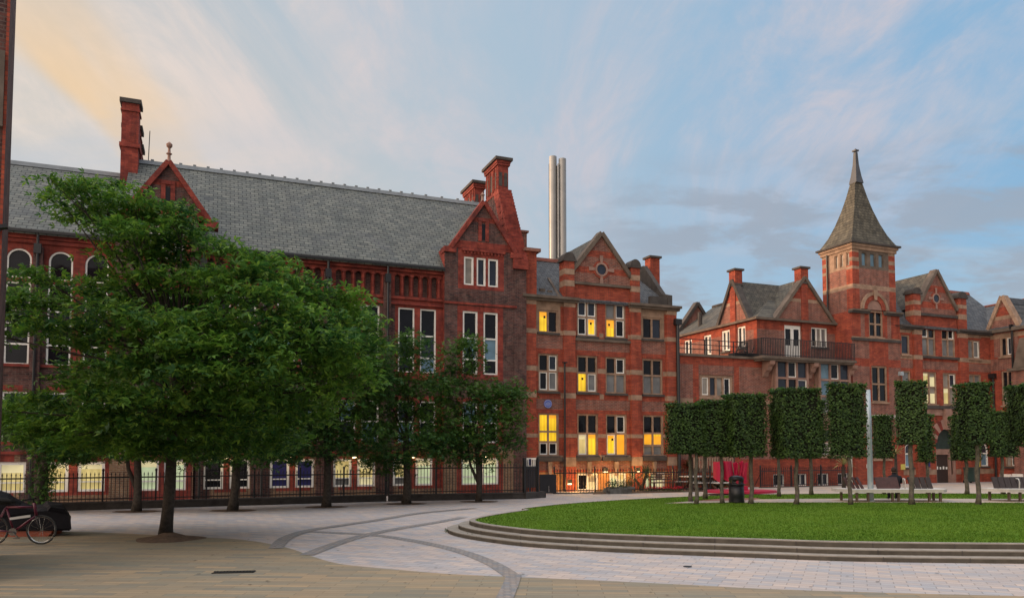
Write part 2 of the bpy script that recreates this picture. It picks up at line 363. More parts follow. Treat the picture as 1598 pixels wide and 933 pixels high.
def wall(root, name, u0, u1, v0, v1, d, depth, openings, mats, pick=None, cu=(), cv=(), reveal=.22, xf=None, back=True):
    """wall face with real openings and reveals; pick(u, v) chooses the material of a cell"""
    b = MB(); us = {u0, u1, *[x for x in cu if u0 < x < u1]}; vs = {v0, v1, *[x for x in cv if v0 < x < v1]}
    for o in openings: us |= {o[0], o[1]}; vs |= {o[2], o[3]}
    us = sorted(x for x in us if u0 <= x <= u1); vs = sorted(x for x in vs if v0 <= x <= v1)
    for i in range(len(us) - 1):
        for j in range(len(vs) - 1):
            if us[i + 1] - us[i] < 1e-5 or vs[j + 1] - vs[j] < 1e-5: continue
            uc, vc = (us[i] + us[i + 1]) / 2, (vs[j] + vs[j + 1]) / 2
            if any(o[0] < uc < o[1] and o[2] < vc < o[3] for o in openings): continue
            b.quad([(us[i], d, vs[j]), (us[i + 1], d, vs[j]), (us[i + 1], d, vs[j + 1]), (us[i], d, vs[j + 1])], pick(uc, vc) if pick else 0)
    for a0, a1, b0, b1 in [o[:4] for o in openings]:
        mi = pick(a0 - .03, (b0 + b1) / 2) if pick else 0; e = d + reveal
        b.quad([(a0, d, b0), (a0, d, b1), (a0, e, b1), (a0, e, b0)], mi); b.quad([(a1, d, b1), (a1, d, b0), (a1, e, b0), (a1, e, b1)], mi)
        b.quad([(a0, d, b1), (a1, d, b1), (a1, e, b1), (a0, e, b1)], mi); b.quad([(a1, d, b0), (a0, d, b0), (a0, e, b0), (a1, e, b0)], mi)
    if back:
        e = d + depth
        b.quad([(u0, e, v0), (u0, d, v0), (u0, d, v1), (u0, e, v1)]); b.quad([(u1, d, v0), (u1, e, v0), (u1, e, v1), (u1, d, v1)])
        b.quad([(u1, e, v0), (u0, e, v0), (u0, e, v1), (u1, e, v1)]); b.quad([(u0, d, v1), (u1, d, v1), (u1, e, v1), (u0, e, v1)])
    return b.build(name, mats, root, xf)

def window(root, u0, u1, v0, v1, fill, d=0., fr=.10, mw=.09, fm='sandstone', sash='', sill=True, rows=None, arch=False, xf=None, dep=.12, sm='white_paint', sw=.045, sillm=None, head='red_trim'):
    """fill: list of strings, one per row from the top, one letter per light; sash: same layout, x where a painted sash shows"""
    nr, nc = len(fill), len(fill[0])
    rows = rows or [i / nr for i in range(1, nr)]
    b = MB(); y0, y1 = d + .045, d + dep + .06
    iu0, iu1, iv0, iv1 = u0 + fr, u1 - fr, v0 + fr * .8, v1 - fr
    ro = (u1 - u0) / 2; vs_ = v1 - ro if arch else v1
    b.box(u0, iu0, y0, y1, v0, vs_); b.box(iu1, u1, y0, y1, v0, vs_); b.box(iu0, iu1, y0, y1, v0, iv0)
    if not arch: b.box(iu0, iu1, y0, y1, iv1, v1)
    ve = [iv1] + [iv1 - (iv1 - iv0) * r for r in rows] + [iv0]; ue = [iu0 + (iu1 - iu0) * i / nc for i in range(nc + 1)]
    for i in range(1, nc): b.box(ue[i] - mw / 2, ue[i] + mw / 2, y0 + .004, y1, iv0, iv1)
    for i in range(1, nr):
        for j in range(nc):
            b.box(ue[j] + (mw / 2 if j else 0), ue[j + 1] - (mw / 2 if j < nc - 1 else 0), y0 + .008, y1, ve[i] - mw / 2, ve[i] + mw / 2)
    if arch:                                        # stone spandrels closing a round head
        um = (u0 + u1) / 2; aa = np.linspace(0, math.pi, 19)
        for a, e in zip(aa[:-1], aa[1:]): b.prism([(um + (ro - fr) * math.cos(a), vs_ + (ro - fr) * math.sin(a)), (um + ro * math.cos(a), vs_ + ro * math.sin(a)), (um + ro * math.cos(e), vs_ + ro * math.sin(e)), (um + (ro - fr) * math.cos(e), vs_ + (ro - fr) * math.sin(e))][::-1], y0, y1)
        for sgn in (-1, 1):
            pts = [(um + sgn * ro, v1), (um, v1)] + [(um + sgn * ro * math.sin(a), vs_ + ro * math.cos(a)) for a in np.linspace(0, math.pi / 2, 9)]
            b.prism(pts[::-1] if sgn > 0 else pts, d + .012, y1 - .02, 1)
    w = b.build('window', [fm, head] if arch else fm, root, xf)
    if any(ch in 'yo' for r in fill for ch in r): w['label'] = 'window with glowing yellow lights'
    elif any(ch in 'pem' for r in fill for ch in r): w['label'] = 'window lit pale from inside'
    p = MB(); slots = []; s = MB(); g = d + dep
    for i in range(nr):
        for j in range(nc):
            a0, a1 = ue[j] + (mw / 2 if j else 0), ue[j + 1] - (mw / 2 if j < nc - 1 else 0)
            t1, t0 = ve[i] - (mw / 2 if i else 0), ve[i + 1] + (mw / 2 if i < nr - 1 else 0)
            c = CODE[fill[i][j]]
            if c not in slots: slots.append(c)
            if fill[i][j] in 'yopem' and t1 - t0 > .5:          # a blind half down, the lit room below it
                tm = t1 - (t1 - t0) * random.uniform(.18, .5); c2 = CODE[random.choice({'y': 'oy', 'o': 'yo', 'p': 'ep', 'e': 'pc', 'm': 'me'}[fill[i][j]])]
                if c2 not in slots: slots.append(c2)
                p.box(a0, a1, g, g + .02, tm, t1, slots.index(c2)); p.box(a0, a1, g + .004, g + .02, t0, tm - .001, slots.index(c))
                if random.random() < .55 and fill[i][j] in 'yo':
                    xm = random.uniform(a0 + .12, a1 - .16)
                    if 'glass_dark' not in slots: slots.append('glass_dark')
                    p.box(xm, xm + .11, g - .012, g - .001, t1 - .32, t1 - .2, slots.index('glass_dark'))
            else: p.box(a0, a1, g, g + .02, t0, t1, slots.index(c))
            if sash and sash[i][j] == 'x':
                s.box(a0, a0 + sw, g - .05, g - .003, t0, t1); s.box(a1 - sw, a1, g - .05, g - .003, t0, t1)
                s.box(a0 + sw, a1 - sw, g - .05, g - .003, t1 - sw, t1); s.box(a0 + sw, a1 - sw, g - .05, g - .003, t0, t0 + sw * 1.3)
    p.build('pane', slots, w)
    if s.v: s.build('sash', sm, w)
    if sill:
        q = MB(); q.box(u0 - .06, u1 + .06, d - .09, d + .04, v0 - .11, v0 - .003); q.build('sill', sillm or fm, w)
    return w
def gable(root, uc, hw, vb, va, d, depth, wm, roofm='side_slate', cop='sandstone', xf=None, th=.35, cw=.2, bands=(), name='gable'):
    b = MB(); mats = [wm]
    lv = sorted({vb, va, *[x for q in bands for x in q[:2]]})
    for i in range(len(lv) - 1):
        z0, z1 = lv[i], lv[i + 1]; h0, h1 = hw * (va - z0) / (va - vb), hw * (va - z1) / (va - vb)
        mi = 0
        for q0, q1, mm in bands:
            if q0 - 1e-6 <= z0 < q1 - 1e-6:
                if mm not in mats: mats.append(mm)
                mi = mats.index(mm)
        if h1 < 1e-4: b.prism([(uc - h0, z0), (uc + h0, z0), (uc, z1)], d, d + th, mi)
        else: b.prism([(uc - h0, z0), (uc + h0, z0), (uc + h1, z1), (uc - h1, z1)], d, d + th, mi)
    g = b.build(name, mats, root, xf)
    sl = math.hypot(hw, va - vb); nx, nz = (va - vb) / sl, hw / sl
    c = MB(); e = cw * .5
    for s in (-1, 1):
        c.bar((uc + s * (hw + .06 + nx * .05), d + th / 2 - .07, vb - .05 + nz * .05), (uc + s * nx * .02, d + th / 2 - .07 + s * .002, va + nz * .1), th + .14, cw, 0, (s * nx, 0, nz))
    c.build('coping', cop, root, xf)
    r = MB()
    for s in (-1, 1):
        P = [(uc + s * hw, vb), (uc, va), (uc, va - .12), (uc + s * (hw - .1), vb - .0)]
        r.prism(P if s < 0 else P[::-1], d + th + .01, d + depth)
    r.build('gable_roof', roofm, root, xf)
    return g
def roof(root, u0, u1, d0, d1, ve, vr, m='grey_slate', ridge='ridge_tile', hip0=0, hip1=0, bumps=0, th=.12):
    b = MB(); dm = (d0 + d1) / 2
    for z in (0, -th):
        o = -1 if z else 1
        fs = [[(u0, d0, ve + z), (u1, d0, ve + z), (u1 - hip1, dm, vr + z), (u0 + hip0, dm, vr + z)], [(u1, d1, ve + z), (u0, d1, ve + z), (u0 + hip0, dm, vr + z), (u1 - hip1, dm, vr + z)],
              [(u0, d1, ve + z), (u0, d0, ve + z), (u0 + hip0, dm, vr + z)], [(u1, d0, ve + z), (u1, d1, ve + z), (u1 - hip1, dm, vr + z)]]
        for f in fs: b.quad(f[::o])
    b.quad([(u0, d0, ve - th), (u1, d0, ve - th), (u1, d0, ve), (u0, d0, ve)])
    r = b.build('roof', m, root)
    q = MB(); q.prism([(dm - .16, vr - .1), (dm + .16, vr - .1), (dm + .06, vr + .12), (dm - .06, vr + .12)], u0 + hip0, u1 - hip1, 0, 'x')
    for i in range(bumps):
        x = u0 + hip0 + (i + .5) * (u1 - u0) / bumps; q.box(x - .07, x + .07, dm - .05, dm + .05, vr + .125, vr + .2)
    q.build('ridge', ridge, r)
    return r
def polysheet(name, pts, z, m, parent=None, z0=None, sidem=None):
    b = MB(); n = len(pts); b.quad([(p[0], p[1], z) for p in pts])
    if z0 is not None:
        for i in range(n): p, q = pts[i], pts[(i + 1) % n]; b.quad([(p[0], p[1], z0), (q[0], q[1], z0), (q[0], q[1], z), (p[0], p[1], z)], 1 if sidem else 0)
    return b.build(name, [m, sidem] if sidem else m, parent)
def spline(pts, n=8):
    P = [Vector((*p[:2], 0)) for p in pts]; out = []
    for i in range(len(P) - 1):
        a, b, c, d = P[max(i - 1, 0)], P[i], P[i + 1], P[min(i + 2, len(P) - 1)]
        for k in range(n):
            t = k / n; out.append(.5 * ((2 * b) + (c - a) * t + (2 * a - 5 * b + 4 * c - d) * t * t + (3 * b - a - 3 * c + d) * t ** 3))
    return out + [P[-1]]
def ribbon(name, pts, w, z, m):
    b = MB(); L = []
    for i, p in enumerate(pts):
        a = (pts[min(i + 1, len(pts) - 1)] - pts[max(i - 1, 0)]).normalized(); s = Vector((-a.y, a.x, 0)) * w / 2
        L.append((p + s, p - s))
    for i in range(len(L) - 1): b.quad([(q.x, q.y, z) for q in (L[i][1], L[i + 1][1], L[i + 1][0], L[i][0])])
    return struct(b.build(name, m))
def text(parent, name, body, size, loc, rot, m, ext=.01):
    c = bpy.data.curves.new(name, 'FONT'); c.body = body; c.size = size; c.extrude = ext; c.align_x = 'CENTER'; c.align_y = 'CENTER'
    o = bpy.data.objects.new(name, c); COL.objects.link(o); bpy.context.view_layer.update()
    me = bpy.data.meshes.new_from_object(o.evaluated_get(bpy.context.evaluated_depsgraph_get())); bpy.data.objects.remove(o)
    o = bpy.data.objects.new(name, me); COL.objects.link(o); me.materials.clear(); me.materials.append(MATS[m]); o.parent = parent; o.location = loc; o.rotation_euler = rot; return o

# ------------------------------------------------------------------ ground
g = MB(); g.quad([(-300, -60, 0), (300, -60, 0), (300, 500, 0), (-300, 500, 0)]); struct(g.build('ground', 'grey_paving'))
SP = [gp(*p) for p in ((-120, 826), (110, 829), (290, 837), (380, 842), (447, 854), (488, 868), (534, 880), (625, 889), (713, 896), (804, 900), (900, 904), (1048, 911), (1206, 919), (1400, 925), (1598, 930))]
sp_pts = [(-40, SP[0].y)] + [(p.x, p.y) for p in spline(SP, 5)] + [(16, SP[-1].y - .3), (16, -8), (-40, -8)]
struct(polysheet('sandy_pavement', sp_pts, .004, 'sandy_paving'))
ZB = [.0, .004, .008]
for pts, w in (([(430, 856), (446, 840), (480, 828), (530, 820), (590, 811), (660, 800), (740, 793)], .42), ([(478, 866), (520, 850), (566, 836), (620, 825), (680, 815), (722, 807)], .42),
               ([(478, 829), (575, 834), (635, 842), (682, 851), (728, 863), (770, 880), (800, 899)], .40)):
    ribbon('dark_paving_band', spline([gp(*p) for p in pts], 8), w * .78, .006 + ZB.pop(), 'dark_sett')
ribbon('dark_paving_band', spline([gp(*p) for p in ((802, 897), (796, 915), (780, 950))], 6), .26, .018, 'dark_sett')

# raised lawn with three curved steps in front
TZ = .30
edge = [(24, 15.9), (17, 14.95), (12.5, 14.65), (9.88, 14.72), (6.78, 15.0), (4.78, 15.55), (3.0, 16.05), (1.415, 16.65), (.2, 17.35), (-.86, 18.45), (-1.5, 19.5), (-1.72, 20.5), (-1.45, 21.6), (-.6, 23.3), (.5, 25.0), (1.7, 26.6), (4.3, 28.9), (8.0, 31.2), (12, 32.4), (18, 32.8), (24, 32.2)]
E3 = spline(edge, 6)
def inset(P, k):
    out = []
    for i, p in enumerate(P):
        a = (P[min(i + 1, len(P) - 1)] - P[max(i - 1, 0)]).normalized(); out.append(p + Vector((a.y, -a.x, 0)) * k * (1 if p.y < 24 or p.x < 0 else .4))
    return out
def closed(P): return [(p.x, p.y) for p in P] + [(32, P[-1].y), (32, P[0].y)]
b = MB()
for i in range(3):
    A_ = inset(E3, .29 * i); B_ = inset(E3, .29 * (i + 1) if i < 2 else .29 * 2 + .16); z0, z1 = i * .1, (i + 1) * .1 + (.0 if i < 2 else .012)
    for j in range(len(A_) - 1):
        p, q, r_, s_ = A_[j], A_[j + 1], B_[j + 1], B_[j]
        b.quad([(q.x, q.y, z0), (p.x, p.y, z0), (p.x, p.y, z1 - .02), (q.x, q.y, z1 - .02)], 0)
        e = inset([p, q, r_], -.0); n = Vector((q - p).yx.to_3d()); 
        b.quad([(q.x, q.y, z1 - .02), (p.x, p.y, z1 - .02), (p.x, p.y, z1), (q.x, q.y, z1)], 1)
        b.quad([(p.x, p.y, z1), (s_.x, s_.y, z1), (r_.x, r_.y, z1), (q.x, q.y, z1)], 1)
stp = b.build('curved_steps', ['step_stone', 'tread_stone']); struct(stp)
jb = MB()                                                           # joints between the step blocks
for i in range(3):
    A_ = inset(E3, .29 * i); acc = 0; 
    for j in range(1, len(A_)):
        acc += (A_[j] - A_[j - 1]).length
        if acc > 1.35:
            acc = 0; p = A_[j]; a = (A_[min(j + 1, len(A_) - 1)] - A_[j - 1]).normalized(); n = Vector((a.y, -a.x, 0))
            jb.bar(p - n * .003 + Vector((0, 0, i * .1 + .002)), p - n * .003 + Vector((0, 0, i * .1 + .096)), .014, .01)
struct(jb.build('step_joints', 'dark_stone'))
G3 = inset(E3, .29 * 2 + .15)
struct(polysheet('lawn', closed(G3), TZ, 'lawn_turf', None, .0, 'soil'))
ring = [(5.3, 26.6), (8, 27.0), (12, 27.1), (16, 27.0), (20, 26.8), (26, 26.3)]
ringb = [(26, 28.4), (20, 28.9), (16, 29.1), (12, 29.1), (8.5, 28.6), (6.4, 27.6)]
struct(polysheet('pale_path', [(p.x, p.y) for p in spline(ring, 5) + spline(ringb, 5)], TZ + .008, 'pale_path'))
struct(polysheet('red_gravel_bed', [(6.6, 27.75), (9, 28.35), (9.6, 29.4), (8.2, 29.3)], TZ + .012, 'red_gravel'))
struct(polysheet('pale_forecourt', [(6.2, 30.9), (10, 32.9), (18, 33.6), (30, 33), (48, 48), (36, 51), (16, 44.2), (2, 38.9), (2.0, 36)], .004, 'pale_path'))
# grass blades over the turf
def in_poly(x, y, P):
    c = np.zeros(len(x), bool); n = len(P)
    for i in range(n):
        x0, y0 = P[i]; x1, y1 = P[(i + 1) % n]
        k = (y0 > y) != (y1 > y); c ^= k & (x < (x1 - x0) * (y - y0) / (y1 - y0 + 1e-12) + x0)
    return c
def tri_mesh(name, V3, F3, m, parent=None, kind=None):
    me = bpy.data.meshes.new(name); me.vertices.add(len(V3)); me.vertices.foreach_set('co', V3.astype(np.float32).ravel())
    k = F3.shape[1]; me.loops.add(F3.size); me.loops.foreach_set('vertex_index', F3.astype(np.int32).ravel())
    me.polygons.add(len(F3)); me.polygons.foreach_set('loop_start', np.arange(0, F3.size, k, dtype=np.int32))
    me.materials.append(MATS[m]); me.update(calc_edges=True); me.validate()
    o = bpy.data.objects.new(name, me); COL.objects.link(o)
    if parent: o.parent = parent
    return o
GP = [(p.x, p.y) for p in inset(E3, .29 * 2 + .20)] + [(24, 30), (24, 16.5)]
n = 190000; x = rng.uniform(-2, 22, n); y = 14.5 + 19 * rng.uniform(0, 1, n) ** 1.5
ok = in_poly(x, y, GP)
pp = [(p.x, p.y) for p in spline(ring, 5) + spline(ringb, 5)]; ok &= ~in_poly(x, y, pp); ok &= ~in_poly(x, y, [(6.6, 27.75), (9, 28.35), (9.6, 29.4), (8.2, 29.3)])
x, y = x[ok], y[ok]; n = len(x); a = rng.uniform(0, 6.28, n); h = rng.uniform(.02, .042, n); w = .010; lx, ly = rng.normal(0, .025, n), rng.normal(0, .025, n)
P0 = np.stack([x - w * np.cos(a), y - w * np.sin(a), np.full(n, TZ)], 1); P1 = np.stack([x + w * np.cos(a), y + w * np.sin(a), np.full(n, TZ)], 1); P2 = np.stack([x + lx, y + ly, TZ + h], 1)
gr = tri_mesh('grass', np.stack([P0, P1, P2], 1).reshape(-1, 3), np.arange(3 * n).reshape(-1, 3), 'grass_blade'); gr['kind'] = 'stuff'; gr['label'] = 'short mown grass on the raised lawn'
# fallen leaves and scraps on the paving
b = MB()
for k in range(60):
    q = gp(random.uniform(200, 1500), random.uniform(830, 930)); a = random.uniform(0, 6.3); s_ = random.uniform(.02, .05)
    b.quad([(q.x + s_ * math.cos(a + t), q.y + s_ * math.sin(a + t) * .6, .016 + .004 * math.sin(t * 2)) for t in (0, 1.5, 3.1, 4.7)])
lf = b.build('fallen_leaves', 'bark'); lf['kind'] = 'stuff'
b = MB(); q = gp(365, 893)
for i in range(12): b.box(-.33 + i * .056, -.30 + i * .056, -.07, .07, 0, .012)
b.box(-.36, .36, -.10, -.07, 0, .014); b.box(-.36, .36, .07, .10, 0, .014); b.box(-.36, .36, -.069, .069, -.002, .002)
o = b.build('drain_grate', 'black_iron'); o.location = (q.x, q.y, .006); o.rotation_euler = (0, 0, R(8)); tag(o, 'narrow black drain grate set in the sandy paving', 'drain grate')

# ------------------------------------------------------------------ long hall with the pale slate roof
A = building('slate_roofed_hall', 'long dark-red brick hall with a huge pale slate roof behind the leafy trees')
EV = 10.98; BW = 2.79; UR = -3.67; UL = UR - 4 * BW; UG = UL - 3.2; U0 = UG - 3 * BW; UF = -62.0
bays = [UR - BW * (i + .5) for i in range(4)]; lbays = [UG - BW * (i + .5) for i in range(3)]
pipes = [UR - BW * (i + 1) + (0 if i < 3 else .25) for i in range(4)] + [UG - BW * i for i in (1, 2)]
ops = []; wins = []
def addwin(u0, u1, v0, v1, *a, **k): ops.append((u0, u1, v0, v1)); wins.append((u0, u1, v0, v1, a, k))
WP = dict(fm='white_paint', fr=.07, mw=.07, sill=False)
base_fill = [['p', 'p'], ['p', 'p'], ['n', 'n'], ['k', 'k'], ['p', 'm'], ['e', 'm'], ['p', 'p']]
for i, c in enumerate(bays):
    for j, s in enumerate((-1, 1)):
        u = c + .12 + s * .54
        addwin(u - .4, u + .4, 5.88, 9.0, ['k', random.choice('bbsk'), random.choice('kbs')], rows=[.42, .78], **WP)
        addwin(u - .4, u + .4, 2.5, 4.5, [random.choice('bsk'), random.choice('bks')], **WP)
        f = {0: 'pm', 1: 'pp', 2: 'nn', 3: 'kk'}[i][j]
        addwin(c - .05 + s * .55 - .42, c - .05 + s * .55 + .42, .45, 1.75, [f, f if f in 'nk' else random.choice('gecm')], rows=[.72], fm='white_paint', fr=.11, mw=.05, sill=False)
for i, c in enumerate(lbays):
    for s in (-1, 1):
        u = c + .05 + s * .66
        addwin(u - .44, u + .44, 9.12, 10.32, ['k'], arch=True, **WP)
        addwin(u - .44, u + .44, 5.6, 8.95, ['k', 's', 'k', 'k'], rows=[.33, .5, .76], **WP)
        addwin(u - .44, u + .44, 2.5, 4.5, [random.choice('bsk'), 'k'], **WP)
        addwin(u - .5, u + .5, .45, 1.68, ['p', 'p'], rows=[.7], fm='white_paint', fr=.12, mw=.05, sill=False)
NV0, NV1 = 9.55, 10.58; niches = []
for c in bays:
    for k in range(5): u = c + .05 + (k - 2) * .46; niches.append((u - .14, u + .14, NV0, NV1))
def pickA(u, v):
    near = min(abs(u - p) for p in pipes)
    if near < .42 and v < 9.3: return 1
    if 1.95 < v < 2.35 or 4.75 < v < 5.55 or v < .3: return 1 if v > 1 else 2
    if v < 1.95 and near < .62: return 2
    return 0
cuA = sorted({x for p in pipes for x in (p - .42, p + .42, p - .62, p + .62)})
for a0, a1 in ((UL, UR), (U0, UG)):
    oo = [o for o in ops if a0 - .01 < o[0] < a1] + [o for o in niches if a0 < o[0] < a1]
    wall(A, 'wall', a0, a1, 0, EV, 0, 9.9, oo, ['red_trim', 'dark_brick', 'brown_brick'], pickA, cuA, (.3, 1.95, 2.35, 4.75, 5.55, 9.3))
wall(A, 'wall', UF, U0, 0, EV, 0, 9.9, [], ['red_trim'])  # unseen run of the hall, added to keep low sun off the trees
for u0, u1, v0, v1, a, k in wins: window(A, u0, u1, v0, v1, *a, **k)
b = MB(); b2 = MB()
for u0, u1, v0, v1 in niches:
    if niches.index((u0, u1, v0, v1)) % 5 == 0: b.cut()
    b.quad([(u0, .2, v0), (u1, .2, v0), (u1, .2, v1), (u0, .2, v1)], 1); ra = (u1 - u0) / 2; um = (u0 + u1) / 2
    for s in (-1, 1):
        pts = [(um + s * ra, v1), (um, v1)] + [(um + s * ra * math.sin(t), v1 - ra + ra * math.cos(t)) for t in np.linspace(0, math.pi / 2, 6)]
        b.prism(pts if s < 0 else pts[::-1], .01, .17)
    b.tube([(u1 + .08, -.05, v0), (u1 + .08, -.05, v1 - .1)], .05, 8); b.box(u1, u1 + .16, -.12, -.004, v1 - .1, v1)
b.build_each('arcade', ['red_trim', 'dark_brick'], A)
for a0, a1 in ((UL, UR), (U0, UG)):                                  # string courses and gutter run the length of each wall
    b = MB()
    for v, h, o in ((9.12 if a0 == UL else 10.55, .14, .10), (10.72, .12, .14), (10.85, .12, .22), (5.5, .12, .08), (1.98, .12, .08)): b.box(a0, a1, -o, -.004, v, v + h); b.cut()
    if a0 == UL: b.box(a0, a1, -.08, -.004, NV0 - .16, NV0 - .02)
    b.build_each('string_course', 'red_trim', A)
    b = MB(); b.box(a0, a1, -.40, -.24, EV - .06, EV + .06); b.build('gutter', 'black_iron', A)
for p in pipes:
    b = MB(); b.box(p - .17, p + .17, -.22, -.004, 0, 10.4); b.build('buttress', 'dark_brick', A)
    b = MB(); b.tube([(p, -.29, .1), (p, -.29, 10.9)], .055, 8); b.box(p - .13, p + .13, -.36, -.225, 10.1, 10.5); b.build('drainpipe', 'black_iron', A)
VR = 16.2
roof(A, UL, UR, -.32, 10.3, EV, VR, 'pale_slate', bumps=18)
roof(A, UR, U(809) - .3, .0, 9.98, EV + .315, VR, 'pale_slate', bumps=4)
roof(A, UG, UL, .0, 9.98, EV + .315, VR, 'pale_slate', bumps=5)
roof(A, UF, UG, -.32, 10.3, EV, VR - .8, 'pale_slate')  # roof carried on out of view over the added stretch
# gabled bays that break the eaves
def hall_bay(u0, u1, uc, tri, low, top, fins):
    d = -.28; oo = []; ww = []
    for a0, a1 in tri: ww.append((a0, a1, 10.3, 11.72, [random.choice(['c', 's', 'g'])] , dict(sash='')))
    for a0, a1 in low:
        ww.append((a0, a1, 5.88, 9.0, ['k', 'b', random.choice('ks')], dict(rows=[.42, .78]))); ww.append((a0, a1, 2.5, 4.5, ['b', 'k'], {})); ww.append((a0 - .04, a1 + .04, .45, 1.75, ['m', 'm'], dict(rows=[.72])))
    for w in ww: oo.append(w[:4])
    r0, r1 = low[0][0] - .28, low[-1][1] + .28; t0, t1 = tri[0][0] - .3, tri[-1][1] + .3
    def pk(u, v):
        if t0 < u < t1 and 10.1 < v < 12.15: return 0
        if r0 < u < r1 and (5.6 < v < 9.25 or 2.3 < v < 4.7): return 0
        if r0 < u < r1 and v < 1.95: return 0
        return 2 if v < 2.2 else 1
    wall(A, 'wall', u0, u1, 0, 12.1, d, 2.4, oo, ['red_trim', 'dark_brick', 'brown_brick'], pk, (r0, r1, t0, t1), (10.1, 5.6, 9.25, 2.3, 4.7, 1.95, 2.2))
    for a0, a1, b0, b1, f, k in ww: window(A, a0, a1, b0, b1, f, d=d, fm='white_paint', fr=.09, mw=.07, sill=False, **{q: v for q, v in k.items() if q != 'sash'})
    gable(A, uc, 1.62, 12.12, top, d, 6.0, 'dark_brick', 'pale_slate', 'red_trim', bands=((12.12, 12.5, 'red_trim'), (13.5, 13.75, 'red_trim')), cw=.2)
    b = MB(); b.box(uc - .09, uc + .09, d - .02, d + .05, 12.62, 13.42, 1); b.box(uc - .28, uc - .10, d - .05, d + .05, 12.55, 13.55); b.box(uc + .10, uc + .28, d - .05, d + .05, 12.55, 13.55); b.box(uc - .28, uc + .28, d - .06, d + .05, 13.56, 13.72)
    b.cut()
    for s in (-1, 1): b.box(uc + s * 1.75 - .3, uc + s * 1.75 + .3, d - .12, d + .6, 11.85, 12.12); b.cut()
    for i in range(12): b.box(uc - 1.05 + i * .18, uc - .96 + i * .18, d - .07, d + .02, 11.86, 11.98)
    b.box(uc - 1.15, uc + 1.15, d - .1, d + .02, 11.99, 12.11); b.box(u0 + .0, u1, d - .06, d + .02, 9.3, 9.42)
    b.build_each('gable_trim', ['red_trim', 'glass_dark'], A)
    b = MB(); c = (uc, d + .15, top + .1)
    b.lathe(c, [(.10, 0), (.07, .12), (.06, .3), (.13, .36), (.06, .42)] + ([(.05, .6), (.12, .68), (.13, .78), (.03, .88)] if fins else [(.03, .5)]), 10); b.build('finial', 'pink_stone', A)
d_ = -.28
hall_bay(UR, U(806, d_), U(754, d_), [(U(a, d_), U(c, d_)) for a, c in ((723.5, 739), (743.5, 758), (761.5, 777.5))], [(U(722, d_), U(745.5, d_)), (U(754.5, d_), U(777, d_))], 14.5, False)
ug = U(256, d_)
hall_bay(UG, UL, ug, [(ug - .68 + i * .48, ug - .28 + i * .48) for i in range(3)], [(ug - .92, ug - .14), (ug + .14, ug + .92)], 14.5, True)
# end wall with its two arched chimney stacks
b = MB(); ue = U(809); ue1 = U(818)
b.prism([(-.30, 0), (-.30, 11.5), (0, 12.2), (2.1, 15.95), (7.9, 15.95), (10.0, 12.2), (10.3, 11.5), (10.3, 0)], ue - .38, ue1, 0, 'x')
b.build('end_wall', ['dark_brick'], A)
b = MB()
for k in range(23): t = k / 22; b.box(ue - .42 - .001 * (k % 2), ue1 + .05 + .001 * (k % 2), -.36 + 2.3 * t - .1, -.36 + 2.3 * t + .5, 11.3 + 4.35 * t, 11.3 + 4.35 * t + .5)
b.build('stepped_coping', 'red_trim', A)
def stack(u0, u1, d0, d1, v0, v1):
    b = MB(); b.box(u0, u1, d0, d1, v0, v1 - .3)
    b.box(u0 - .08, u1 + .08, d0 - .08, d1 + .08, v0 + .05, v0 + .2); b.box(u0 - .08, u1 + .08, d0 - .08, d1 + .08, v1 - .42, v1 - .32)
    b.box(u0 - .1, u1 + .1, d0 - .1, d1 + .1, v1 - .3, v1 - .16); b.box(u0 - .2, u1 + .2, d0 - .2, d1 + .2, v1 - .155, v1, 1)
    nn = 3
    for k in range(nn):
        y = d0 + (k + .5) * (d1 - d0) / nn; hw = .17 if k == 1 else .12
        for x in (u0, u1): b.box(x - .012, x + .012, y - hw, y + hw, v0 + .42, v1 - .72, 1)
        for s in (-1, 1): b.box(u0 - .05, u0 - .001, y + s * (hw + .05) - .04, y + s * (hw + .05) + .04, v0 + .3, v1 - .5)
    for k in range(2): x = u0 + (k + .5) * (u1 - u0) / 2; b.box(x - .09, x + .09, d0 - .012, d0 + .012, v0 + .5, v1 - .8, 1)
    b.build('chimney', ['red_trim', 'dark_stone'], A)
uc0 = ue - .35
stack(uc0 + .02, ue1 - .05, 2.1, 4.0, 15.9, 17.95); stack(uc0 + .02, ue1 - .05, 6.0, 7.9, 15.9, 17.95)
b = MB(); x0 = UG - .35
for i, (dd, vt) in enumerate(((4.1, 18.9), (5.0, 18.0), (5.9, 17.4))):
    w = .74; b.box(x0, x0 + w, dd, dd + .8, 13.0, vt - .2)
    b.box(x0 - .07, x0 + w + .07, dd - .07, dd + .87, 16.55 - i * .2, 16.75 - i * .2); b.box(x0 - .05, x0 + w + .05, dd - .05, dd + .85, vt - .6, vt - .5); b.box(x0 - .1, x0 + w + .1, dd - .1, dd + .9, vt - .2, vt, 1)
b.build('chimney', ['red_trim', 'dark_stone'], A)
b = MB(); b.tube([(x0 + 1.1, 5.2, 15.8), (x0 + 1.15, 5.2, 17.9)], .02, 6); b.build('aerial', 'black_iron', A)
